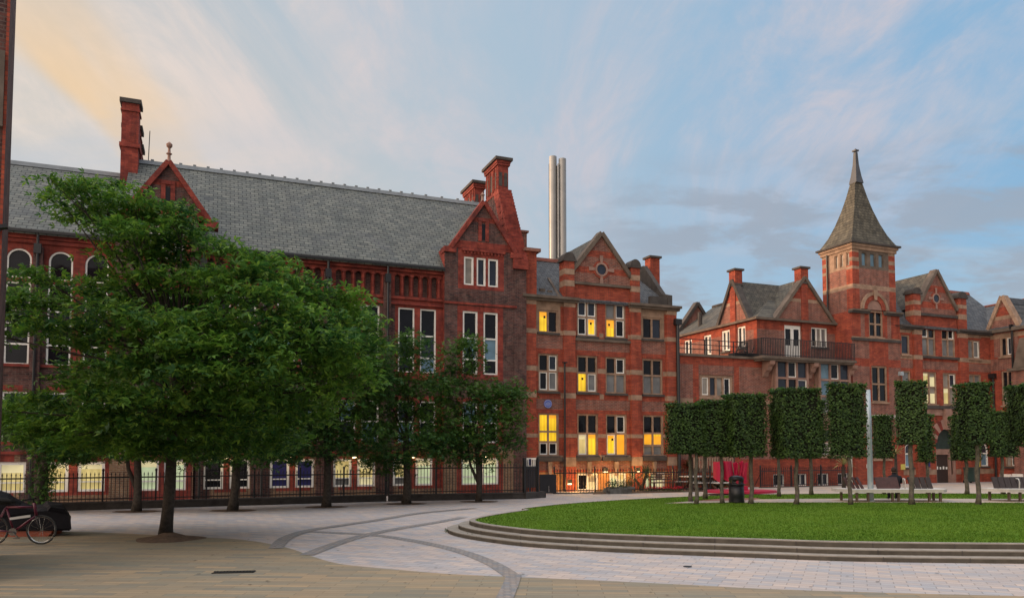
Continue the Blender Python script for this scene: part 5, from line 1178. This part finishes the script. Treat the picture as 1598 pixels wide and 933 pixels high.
# ------------------------------------------------------------------ box-headed trees round the lawn
def boxtree(px, py, x0, x1, yt, yb, f, label, Y=None, phi=26):
    bs = gp(px, py, TZ) if Y is None else at(px, 760, Y); bs.z = TZ
    k = bs.y / F; ext = (x1 - x0) * k; beta = math.atan2(bs.x, bs.y); ph = R(phi) if f > 0 else 0
    w = ext * (1 - f) / math.cos(ph); d = ext * f / math.sin(ph) if f > 0 else max(.9, ext * .7)
    zt = at(px, yt, bs.y).z - TZ; zb = at(px, yb, bs.y).z - TZ
    t = thing('box_headed_tree', label, 'tree', bs, ph - beta, 'clipped box-headed trees round the lawn')
    b = MB(); rt = .066 + random.uniform(-.008, .012); n = 9
    b.tube([(.02 * math.sin(i * 1.3 + px), .02 * math.cos(i * 1.7), zb * 1.15 * i / (n - 1)) for i in range(n)], [rt * (1.5 if i == 0 else 1.1 - .03 * i) for i in range(n)], 10); b.build('trunk', 'pale_bark', t, smooth=True)
    ox = ((x0 + x1) / 2 - px) * k * .9
    b = MB(); e = .09; b.box(ox - w / 2 + e, ox + w / 2 - e, -d / 2 + e, d / 2 - e, zb + e, zt - e); cr = b.build('crown', 'shade_core', t)
    area = [(w * (zt - zb), 1), (w * (zt - zb), 1), (d * (zt - zb), 0), (d * (zt - zb), 0), (w * d, 2), (w * d, 2)]; P = []; Nn = []
    for i, (a, ax) in enumerate(area):
        m = int(a * 540); s = -1 if i % 2 == 0 else 1; u, v = rng.uniform(-.5, .5, m), rng.uniform(-.5, .5, m); o = rng.normal(0, .028, m) - .03
        bump = .035 * np.sin(u * 9 + px) * np.cos(v * 8 + py) + .03 * np.sin(u * 3.1 + px * 1.7 + ax)
        if ax == 1: p = np.stack([u * w, s * (d / 2 + o + bump), v * (zt - zb)], 1); nn = (0, s, .35)
        elif ax == 0: p = np.stack([s * (w / 2 + o + bump), u * d, v * (zt - zb)], 1); nn = (s, 0, .35)
        else: p = np.stack([u * w, v * d, s * ((zt - zb) / 2 + o + bump)], 1); nn = (0, 0, s)
        P.append(p + np.array([ox, 0, (zt + zb) / 2])); Nn.append(np.repeat([nn], m, 0))
    P = np.concatenate(P); Nn = np.concatenate(Nn).astype(float)
    m = 70; sx = rng.uniform(-.5, .5, (m, 3)) * np.array([w + .1, d + .1, 0]) + np.array([ox, 0, 0]); sx[:, 2] = np.where(rng.uniform(0, 1, m) < .5, zt + .04, zb - .02)
    P = np.concatenate([P, sx]); Nn = np.concatenate([Nn, np.repeat([(0., 0, 1)], m, 0)])
    leafmesh('foliage', P, .085, cr, 'box_leaf', .28, ((0, 1.),), Nn, .3)
    m = int(130 * (w + d)); e1 = rng.uniform(0, 1, m) < w / (w + d); sg = np.where(rng.uniform(0, 1, m) < .5, -1., 1.); q1 = rng.uniform(-.5, .5, m)
    sp3 = np.stack([np.where(e1, q1 * w, sg * w / 2) + ox, np.where(e1, sg * d / 2, q1 * d), np.full(m, zt) + rng.uniform(-.05, .035, m)], 1)
    k2 = int(12 * w); st2 = np.stack([rng.uniform(-.5, .5, k2) * w + ox, rng.uniform(-.5, .5, k2) * d, np.full(k2, zt) + rng.uniform(.02, .13, k2)], 1)
    leafmesh('shoots', np.concatenate([sp3, st2]), .085, cr, 'street_leaf', .5, ((0, 1.), (.9, .7)), None, .28)['kind'] = 'stuff'
    return t
F_ = [(1087, 786, 1037, 1098, 631, 706, .16, 'clipped box-headed tree at the left end of the front row'), (1127, 785, 1085, 1139, 627, 710, .26, 'box-headed tree just left of the black litter bin'), (1173, 785.5, 1128, 1196, 617, 712, .30, 'wide box-headed tree just right of the black litter bin'),
      (1243.5, 786.5, 1205, 1281, 608, 714, .30, 'broad box-headed tree in front of the two stone bay windows'), (1327, 787, 1296, 1353, 600, 714, .06, 'box-headed tree beside the pale steel column'), (1423.5, 787, 1406, 1446, 597, 692, 0, 'narrow box-headed tree in front of the slatted bench'),
      (1527, 787, 1497, 1550, 600, 692, .42, 'tall box-headed tree with a bright left face between the two benches'), (1612, 787, 1580, 1655, 602, 695, .38, 'box-headed tree cut by the right edge of the picture')]
for a in F_: boxtree(*a)
B_ = [(1078, 782, 1050, 1108, 640, 707, .2, 'box-headed tree half hidden behind the leftmost clipped trees', 27.6), (1100, 777, 1076, 1128, 640, 704, .2, 'box-headed tree behind the front row, left of the red sculpture', 29.2), (1216, 774, 1204, 1240, 632, 711, .2, 'box-headed tree behind the broad front tree, at its left', 30.4), (1266.5, 771, 1242, 1290, 626, 711, .2, 'box-headed tree behind the broad front tree, at its right', 31.6),
      (1380.7, 768, 1363, 1396, 649, 714, .25, 'short box-headed tree just right of the pale steel column'), (1448, 768, 1431, 1459, 648, 720, .25, 'box-headed tree immediately left of the striped doorway arch'), (1508.6, 771, 1487, 1531, 650, 717, .3, 'box-headed tree immediately right of the striped doorway arch'), (1565, 766, 1546, 1589, 643, 712, .25, 'dark box-headed tree behind the right-hand bench')]
for a in B_: boxtree(*a[:8], Y=a[8] if len(a) > 8 else 32.0)

# ------------------------------------------------------------------ benches
def slat_bench(label, px0, px1, py, nback, group='white ringed benches', ends=True):
    P0, P1 = gp(px0, py, TZ), gp(px1, py, TZ); c = (P0 + P1) / 2; L = (P1 - P0).length; a = math.atan2(P1.y - P0.y, P1.x - P0.x); h = L / 2
    t = thing('slatted_bench', label, 'bench', c, a, group)
    b = MB(); cut = .45
    b.prism([(-h, .25), (-h + cut, -.25), (h - cut * .7, -.25), (h, .1), (h, .8), (-h, .8)], .34, .455, 0, 'z'); b.build('seat', 'concrete', t)
    for x in (-h + .55, -h + .95, -.12, .1, h - .75, h - .35):
        b = MB(); b.box(x - .035, x + .035, -.12, -.04, 0, .338); b.build('leg', 'bench_leg', t)
    for x in (-h + .3, h - .2):
        b = MB(); b.box(x - .035, x + .035, .6, .68, 0, .338); b.build('leg', 'bench_leg', t)
    for x0, x1, n, lean, m_ in nback:
        b = MB(); w = (x1 - x0) * L / n
        for k in range(n):
            x = -h + x0 * L + k * w; b.bar((x + w / 2, .28, .45), (x + w / 2 + lean, .5, .86), w - .035, .04)
        b.bar((-h + x0 * L + lean * .8, .5, .80), (-h + x1 * L + lean, .5, .80), .03, .06)
        b.build('backrest', m_, t)
    for x in (.30, .61):
        b = MB(); X = -h + x * L; b.tube([(X, .1, .45), (X, .08, .68), (X + .05, .2, .8), (X + .12, .45, .82), (X + .14, .5, .5)], .022, 8); b.build('armrest', 'concrete', t, smooth=True)
    return t
slat_bench('long white bench with dark red slatted backs beside the pale steel column', 1312, 1481, 782.5, [(.10, .26, 4, -.12, 'timber'), (.37, .59, 1, 0, 'timber'), (.68, .90, 4, .0, 'dark_timber')])
slat_bench('white bench with a dark slatted back at the right edge of the lawn', 1549, 1700, 782, [(.07, .45, 6, .03, 'dark_timber')])
# steel column, thin pole
c = gp(1359, 782, TZ); zt = at(1357, 608, c.y).z - TZ
t = thing('steel_column', 'plain pale blue-grey steel column beside the bench', 'column', c); b = MB(); b.lathe((0, 0, 0), [(.105, 0), (.10, .3), (.088, zt * .6), (.075, zt)], 20); b.build('shaft', 'galvanised', t, smooth=True); b = MB(); b.lathe((0, 0, 0), [(.16, 0), (.16, .03), (.12, .05)], 20); b.build('base_plate', 'galvanised', t)
c = gp(1330, 771, TZ); t = thing('thin_pole', 'thin white pole behind the clipped tree left of the steel column', 'pole', c); b = MB(); zt = at(1329, 697, c.y).z - TZ; b.lathe((0, 0, 0), [(.035, 0), (.03, zt)], 10); b.build('shaft', 'concrete', t)
b = MB(); b.lathe((0, 0, 0), [(.08, 0), (.08, .03), (.036, .05)], 12); b.build('base_plate', 'concrete', t)
# litter bin
c = gp(1149.5, 784, TZ); t = thing('litter_bin', 'black round litter bin with a domed top between the clipped trees', 'litter bin', c)
r_ = 12 * c.y / F; b = MB(); b.lathe((0, 0, 0), [(r_ * .98, 0), (r_ * 1.0, .05), (r_ * .95, .2), (r_ * .99, .22), (r_ * .93, .62)], 24); b.build('body', 'black_plastic', t, smooth=True)
b = MB(); b.lathe((0, 0, 0), [(r_ * 1.02, .62), (r_ * 1.02, .67), (r_ * .8, .675), (r_ * .8, .80), (r_ * .98, .805), (r_ * .95, .87), (r_ * .75, .93), (r_ * .3, .96), (0, .965)], 24); h_ = b.build('hood', 'black_plastic', t, smooth=True)
b = MB(); b.prism([(.08 * math.cos(a), .735 + .06 * math.sin(a)) for a in np.linspace(0, 2 * math.pi, 14, endpoint=False)], -r_ * .86, -r_ * .79); b.build('emblem', 'red_paint', h_)
for a in (.5, 1.6, 2.7, 3.8, 4.9, 5.9):
    b = MB(); b.box(r_ * .78 * math.cos(a) - .03, r_ * .78 * math.cos(a) + .03, r_ * .78 * math.sin(a) - .03, r_ * .78 * math.sin(a) + .03, .66, .81); b.build('hood_support', 'black_plastic', t)
# red sculpture: curved shells and leaning fins on a red disc
c = gp(1150, 768.5, .1); t = thing('red_sculpture', 'bright red abstract sculpture of curved shells and fins on a red disc', 'sculpture', c); k = c.y / F
def shell(x0, x1, z0, z1, bow, y, lean=0):
    b = MB(); n = 12
    for i in range(n):
        p_, q_ = i / n, (i + 1) / n; A_ = lambda s_, zz: ((x0 + (x1 - x0) * s_ + lean * (zz - z0)), y - bow * math.sin(math.pi * s_), zz)
        zb0, zb1 = z0 + .12 * math.sin(math.pi * p_) * 0 + (.25 if i == 0 else 0), z0
        b.quad([A_(p_, z0 + .2 * (1 - math.sin(math.pi * p_))), A_(q_, z0 + .2 * (1 - math.sin(math.pi * q_))), A_(q_, z1), A_(p_, z1)]); pr = [A_(p_, z0 + .2), A_(q_, z0 + .2), A_(q_, z1), A_(p_, z1)]; b.quad([(a, b_ + .05, z_) for a, b_, z_ in pr][::-1])
        b.quad([A_(p_, z1), A_(q_, z1), (A_(q_, z1)[0], A_(q_, z1)[1] + .05, z1), (A_(p_, z1)[0], A_(p_, z1)[1] + .05, z1)])
    b.build('shell', 'red_paint', t, smooth=False)
shell(-36 * k, -20 * k, 16 * k, 48 * k, .35, 0); shell(-22 * k, -2 * k, 17 * k, 49 * k, .3, .2, -.1)
b = MB()
for x0, x1, z1 in ((-2, 2, 46), (4, -2, 47), (4, 10, 49), (6, 14, 46), (16, 8, 48), (12, 16, 44), (14, 17, 47)): b.bar((x0 * k, .2, 14 * k), (x1 * k, .1, z1 * k), .05, .22)
b.build('fin', 'red_paint', t)
b = MB(); b.prism([(1.75 * math.cos(a) + .15, 1.1 * math.sin(a)) for a in np.linspace(0, 2 * math.pi, 30, endpoint=False)], .012, .12, 0, 'z'); b.box(-.25, .5, -.1, .3, .12, .32); b.build('base', 'red_paint', t)

# ------------------------------------------------------------------ planting and things in front of the brick block
def palm(label, px, py, ptop, m_, nfr=46, L=.9, trunk=.75, arms=3, zb=0., kind='palm', Y=None):
    bs = gp(px, py, zb) if Y is None else at(px, py, Y); zt = at(px, ptop, bs.y).z - bs.z
    t = thing('spiky_palm', label, 'palm', bs, 0, 'spiky palms'); b = MB(); tops = []
    for k in range(arms):
        a = k * 2.3 + .6; e = Vector((.42 * math.cos(a), .3 * math.sin(a), zt * trunk * random.uniform(.8, 1.))) if arms > 1 else Vector((0, 0, zt * trunk))
        b.tube([(0, 0, 0), (e.x * .25, e.y * .25, e.z * .4), e], [.1, .075, .05], 8); tops.append(e)
    b.build('trunk', 'bark', t, smooth=True); b = MB()
    for e in tops:
        for k in range(nfr):
            a = random.uniform(0, 6.28); el = random.uniform(-.3, 1.35); l = L * random.uniform(.6, 1.); d = Vector((math.cos(a) * math.cos(el), math.sin(a) * math.cos(el), math.sin(el))); s = Vector((-math.sin(a), math.cos(a), 0)) * .028
            m1, tp_ = e + d * l * .55, e + d * l + Vector((0, 0, -.18 * l)); b.quad([e - s * .6, m1 - s, tp_, m1 + s][::1]); b.quad([e + s * .5, m1 + s * .9 + Vector((0, 0, .01)), e - s * .4])
    b.build('fronds', m_, t); return t
palm('dark spiky palm with a branching trunk in front of the orange-lit wall', 1001, 766, 728, 'palm_leaf', 40, .85, .72, 3)
palm('bushy green palm beside the dark drainpipe, behind the leftmost clipped tree', 1071, 762, 712, 'palm_leaf', 70, .8, .75, 3)
palm('dry yellow palm fronds behind the clipped tree left of the steel column', 1317, 765, 718, 'dry_frond', 30, .8, .85, 1, Y=34)
palm('yellow-green palm fronds showing behind the narrow clipped tree', 1399, 765, 698, 'dry_frond', 30, .8, .85, 1, Y=34)
c = gp(966, 770); t = thing('rock_planter', 'low grey rocky planter with small shrubs before the lit basement windows', 'planter', c, TH); b = MB()
for i in range(26):
    x, y, z = random.uniform(-.62, .62), random.uniform(-.25, .25), random.uniform(.02, .3); w, h = random.uniform(.1, .22), random.uniform(.05, .09); b.bar((x - w, y, z), (x + w, y + random.uniform(-.06, .06), z + random.uniform(-.03, .03)), w, h * 2)
b.box(-.6, .6, -.2, .25, 0, .26); b.build('stones', 'rock', t)
P = np.concatenate([clump_points((x, 0, .5), (.22, .2, .22), 160, sr=.07) for x in (-.45, -.1, .25, .5)]); leafmesh('shrub', P, .07, t, 'palm_leaf', .9)
# grass and beds at the foot of the wall
bd = [gp(925, 771), gp(1120, 766.5), gp(1120, 760), gp(1000, 763.5), gp(930, 767)]
struct(polysheet('planting_bed', [(p_.x, p_.y) for p_ in bd], .05, 'soil', None, 0.))
bf = [clump_points(tuple(gp(x, 767.5) + Vector((0, 0, .12))), (.35, .25, .12), 130, sr=.08) for x in range(1012, 1066, 9)]
P = np.concatenate(bf); o = leafmesh('flower_bed', P, .06, None, 'palm_leaf', .8); tag(o, 'low bed of red flowers in front of the wooden bench', 'flower bed')
P = np.concatenate([clump_points(tuple(gp(x, 767.5) + Vector((0, 0, .26))), (.35, .25, .06), 60, sr=.06) for x in range(1012, 1066, 8)]); leafmesh('flowers', P, .06, o, 'flower', .6)
c = gp(1040, 765); t = thing('garden_bench', 'dark wooden bench behind the red flowers below the lit windows', 'bench', c, TH)
for nm, bx in (('seat', (-.9, .9, -.2, .25, .40, .45)),): b = MB(); b.box(*bx); b.build(nm, 'timber', t)
b = MB()
for z in (.55, .68, .81, .92): b.box(-.95, .95, .26, .30, z, z + .07)
b.build('backrest', 'timber', t)
for x in (-.85, .85):
    for y in (-.15, .24): b = MB(); b.box(x - .04, x + .04, y - .04, y + .04, 0, .399 if y < 0 else .9); b.build('leg', 'timber', t)
for i, (px, lab) in enumerate(((1090, 'pale timber picnic table nearer the palms, behind the leftmost clipped trees'), (1118, 'pale timber picnic table nearer the red sculpture'))):
    c = gp(px, 765, 0.); c.z = 0; t = thing('picnic_table', lab, 'table', c, TH + .2 * i, 'picnic tables by the brick wall'); b = MB(); b.box(-.9, .9, -.4, .4, .72, .77); b.build('table_top', 'concrete' if i == 0 else 'pink_stone', t)
    for s in (-1, 1): b = MB(); b.box(-.9, .9, s * .75 - .13, s * .75 + .13, .42, .46); b.build('seat', 'concrete', t)
    for s in (-1, 1): b = MB(); b.bar((s * .6, -.7, 0), (s * .6, .25, .72), .07); b.bar((s * .6 + .08, .7, 0), (s * .6 + .08, -.25, .72), .07); b.build('leg', 'timber', t)
c = gp(1135, 762); t = thing('panel_fence', 'pale upright-slatted timber screen behind the red sculpture', 'fence', c, TH); b = MB()
for k in range(16): b.box(-2.2 + k * .17, -2.2 + k * .17 + .1, 0, .03, .9, 1.75)
b.build('slats', 'sandstone', t); b = MB(); b.box(-2.25, .55, .031, .08, 1.0, 1.08); b.box(-2.25, .55, .031, .08, 1.55, 1.63); b.box(-2.25, -2.15, .03, .1, 0, 1.75); b.box(.45, .55, .03, .1, 0, 1.75); b.build('frame', 'dark_timber', t)
P = clump_points((gp(1115, 764).x, gp(1115, 764).y - .3, .45), (1.3, .3, .4), 1500, sr=.12); o = leafmesh('hedge', P, .09, None, 'palm_leaf', .8); tag(o, 'low dark hedge below the slatted screen', 'hedge')
c = gp(1517, 753.5); t = thing('wheeled_bin', 'dark green wheeled bin beside the striped doorway', 'wheelie bin', c, TH); b = MB(); b.prism([(-.27, .1), (.27, .1), (.32, .95), (-.32, .95)], -.33, .33); b.build('body', 'verdigris', t); b = MB(); b.box(-.35, .35, -.38, .36, .953, 1.02); b.build('lid', 'verdigris', t)
for s in (-1, 1): b = MB(); b.tube([(s * .24, .3, .1), (s * .32, .3, .1)], .1, 12); b.build('wheel', 'rubber', t)
c = gp(1579, 757.5); t = thing('pale_crate_seat', 'pale timber slatted crate seat beyond the right-hand bench', 'seat', c, TH); b = MB()
for z in (.1, .28, .46): b.box(-.6, .6, -.3, .3, z, z + .11)
b.build('seat', 'concrete', t); b = MB()
for x in (-.55, .5): b.box(x, x + .06, -.33, .33, 0, .7)
b.build('frame', 'concrete', t)

o = leafmesh('weed_tuft', np.concatenate([clump_points(tuple(gp(x, y) + Vector((0, -.03, .05))), (.16, .05, .05), 50, sr=.035) for x, y in ((700, 828), (706, 831), (735, 838), (742, 840))]), .05, None, 'palm_leaf', .9)
tag(o, 'small weeds and dry leaves at the left tip of the curved lawn steps', 'weeds')
b = MB(); q = gp(1073, 884); b.prism([(.08 * math.cos(a), .07 * math.sin(a)) for a in np.linspace(0, 2 * math.pi, 12, endpoint=False)], 0, .012, 0, 'z'); o = b.build('valve_cover', 'black_iron'); o.location = (q.x, q.y, .003); tag(o, 'small round black valve cover in the pale paving before the steps', 'valve cover')
# ------------------------------------------------------------------ seated person behind the long bench
def skin_body(name, verts, edges, radii, m_, parent, sub=2):
    me = bpy.data.meshes.new(name); me.from_pydata(verts, edges, []); o = bpy.data.objects.new(name, me); COL.objects.link(o); o.parent = parent
    s = o.modifiers.new('s', 'SKIN'); me.skin_vertices[0].data[0].use_root = True
    for i, r_ in enumerate(radii): me.skin_vertices[0].data[i].radius = (r_, r_ * .85)
    q_ = o.modifiers.new('d', 'SUBSURF'); q_.levels = q_.render_levels = sub; me.materials.append(MATS[m_]); return o
c = gp(1397, 782.5, TZ); c.y += .72; c.x += .4
t = thing('person', 'person in dark clothes sitting on the far side of the long white bench', 'person', c, R(168))
vs = [(0, .02, .50), (0, -.02, .66), (0, -.12, .84), (0, -.17, .94), (0, -.20, .99), (0, -.22, 1.04), (.19, -.12, .85), (.25, -.2, .66), (.14, -.38, .62), (-.19, -.12, .85), (-.25, -.2, .66), (-.14, -.38, .62), (.1, -.06, .5), (.13, -.46, .50), (.13, -.44, .08), (.13, -.58, .05), (-.1, -.06, .5), (-.13, -.46, .50), (-.13, -.44, .08), (-.13, -.58, .05)]
ed = [(0, 1), (1, 2), (2, 3), (3, 4), (4, 5), (2, 6), (6, 7), (7, 8), (2, 9), (9, 10), (10, 11), (0, 12), (12, 13), (13, 14), (14, 15), (0, 16), (16, 17), (17, 18), (18, 19)]
rd = [.16, .14, .15, .06, .085, .09, .075, .055, .04, .075, .055, .04, .09, .07, .05, .045, .09, .07, .05, .045]
bd_ = skin_body('body', vs, ed, rd, 'dark_cloth', t)
hd = MB(); hd.lathe((0, -.225, .965), [(.055, 0), (.075, .05), (.085, .12), (.08, .18), (.05, .23), (.01, .245)], 14); o_ = hd.build('head', 'skin', t, smooth=True); hd = MB(); hd.lathe((0, -.205, 1.05), [(.088, 0), (.096, .06), (.088, .12), (.055, .165), (.01, .175)], 14); hd.build('hair', 'grey_hair', o_, smooth=True)
hd = MB(); hd.prism([(-.012, 1.065), (.012, 1.065), (.0, 1.11)], -.325, -.30)
for s in (-1, 1): hd.box(s * .035 - .012, s * .035 + .012, -.31, -.298, 1.105, 1.115)
hd.box(-.025, .025, -.307, -.296, 1.03, 1.037); hd.build('face', 'dark_cloth', o_)
for s in (-1, 1):
    hv = [(s * .13, -.38, .62)]; he = []; hr = [.03]
    for k in range(4): x = s * .13 + (k - 1.5) * .02; i0 = len(hv); hv += [(x, -.44, .615), (x, -.48 - .01 * (1 - abs(k - 1.5)), .60)]; he += [(0, i0), (i0, i0 + 1)]; hr += [.011, .008]
    i0 = len(hv); hv += [(s * .13 - s * .035, -.405, .62), (s * .13 - s * .045, -.435, .61)]; he += [(0, i0), (i0, i0 + 1)]; hr += [.011, .009]
    skin_body('hand', hv, he, hr, 'skin', t, 1)
t['label'] = 'person in dark clothes sitting on the far side of the long white bench'

# ------------------------------------------------------------------ bicycle and covered heap at the left
wc = gp(64, 849); R_ = .335
t = thing('bicycle', 'magenta bicycle with a white-striped frame leaning by the black tarpaulin', 'bicycle', (wc.x, wc.y, 0), R(6))
def wheel(x, y, name='wheel'):
    b = MB(); n = 36; ring_ = [(x + (R_ - .016) * math.cos(2 * math.pi * i / n), y, R_ + (R_ - .016) * math.sin(2 * math.pi * i / n)) for i in range(n + 1)]
    b.tube(ring_, .018, 6, cap=False); w_ = b.build('wheel', 'tyre_wall', t, smooth=True)
    b = MB(); b.tube([(x + (R_ - .045) * math.cos(2 * math.pi * i / n), y, R_ + (R_ - .045) * math.sin(2 * math.pi * i / n)) for i in range(n + 1)], .009, 5, cap=False); b.build('rim', 'chrome', w_)
    b = MB()
    for i in range(14): a = 2 * math.pi * i / 14; b.bar((x, y + (.02 if i % 2 else -.02), R_), (x + (R_ - .05) * math.cos(a), y, R_ + (R_ - .05) * math.sin(a)), .004)
    b.tube([(x, y - .04, R_), (x, y + .04, R_)], .02, 8); b.build('spokes', 'chrome', w_)
wheel(0, 0); wheel(-1.04, 0)
hb = Vector((-.16, 0, .86)); bb = Vector((-.60, 0, .30)); st_ = Vector((-.78, 0, .86)); rw = Vector((-1.04, 0, R_)); fw = Vector((0, 0, R_)); hl = Vector((-.12, 0, .66))
b = MB(); b.tube([hb, st_], .026, 8); b.tube([hl, bb], .03, 8); b.tube([st_, bb], .024, 8); b.tube([hb + Vector((-.02, 0, .1)), hl], .032, 8)
for s in (-.05, .05): b.tube([bb + Vector((0, s, 0)), rw + Vector((0, s, 0))], .015, 6); b.tube([st_ + Vector((0, s * .5, 0)), rw + Vector((0, s, 0))], .013, 6)
b.build('frame', 'magenta_paint', t, smooth=True)
b = MB()
for s in (-.06, .06): b.tube([hl + Vector((0, s * .8, 0)), Vector((-.06, s, .5)), fw + Vector((0, s, 0))], .017, 8)
b.build('fork', 'dark_stone', t, smooth=True)
b = MB(); b.tube([hb + Vector((-.02, 0, .1)), (-.22, 0, 1.04)], .016, 8); b.tube([(-.30, -.28, 1.03), (-.2, -.12, 1.05), (-.2, .12, 1.05), (-.30, .28, 1.03)], .014, 8); b.build('handlebar', 'rubber', t, smooth=True)
b = MB(); b.tube([(-.92, 0, 1.0), (-.66, 0, .99), (-.58, 0, .97)], [.085, .05, .02], 8); b.tube([st_, (-.80, 0, .98)], .014, 8); b.build('saddle', 'rubber', t)
b = MB(); b.bar((-.66, -.07, .60), (-.22, -.07, .66), .03, .055); b.build('pump', 'white_paint', t)
b = MB(); b.tube([bb + Vector((0, -.05, 0)), bb + Vector((0, -.06, 0))], .09, 16); b.bar(bb + Vector((0, -.08, 0)), bb + Vector((.13, -.08, -.12)), .025); b.box(bb.x + .08, bb.x + .18, -.18, -.08, .15, .175); b.build('crank', 'chrome', t)
c = gp(20, 838); t = thing('covered_trailer', 'bulky low thing under a black tarpaulin with an orange underside, by the bicycle', 'covered trailer', (c.x, c.y + .6, 0), R(4))
k = (c.y + .6) / F; prof = [(-150, 850), (-150, 742), (-60, 752), (-10, 762), (12, 770), (30, 782), (50, 789), (66, 788), (72, 783), (93, 786), (99, 795), (104, 805), (104, 822), (100, 832)]
pts = [((x - 40) * k, max(.15, (at(20, y, c.y + .6).z))) for x, y in prof]
b = MB(); n = 9; ring_ = []
for j in range(n + 1):
    s = j / n; y = -.55 + 1.3 * s; sq = 1 - .16 * (abs(2 * s - 1) ** 3); ring_.append([(x * (1 - .02 * abs(2 * s - 1)) + .03 * math.sin(9 * s + i) - .64 * (y + .1), y + .03 * math.sin(i * 2.1 + j), .15 + (z - .15) * sq + .02 * math.sin(i * 1.7 + j * 2)) for i, (x, z) in enumerate(pts)])
for j in range(n):
    for i in range(len(pts) - 1): b.quad([ring_[j][i], ring_[j][i + 1], ring_[j + 1][i + 1], ring_[j + 1][i]])
b.quad(ring_[0][::-1]); b.quad(ring_[-1]); b.build('tarpaulin', 'tarpaulin', t, smooth=False)
b = MB(); xr = (101 - 40) * k; b.prism([(-2.4, 0), (xr - .28, 0), (xr - .08, .22), (-2.4, .22)], -.5, .1); b.build('hull', 'orange_plastic', t)
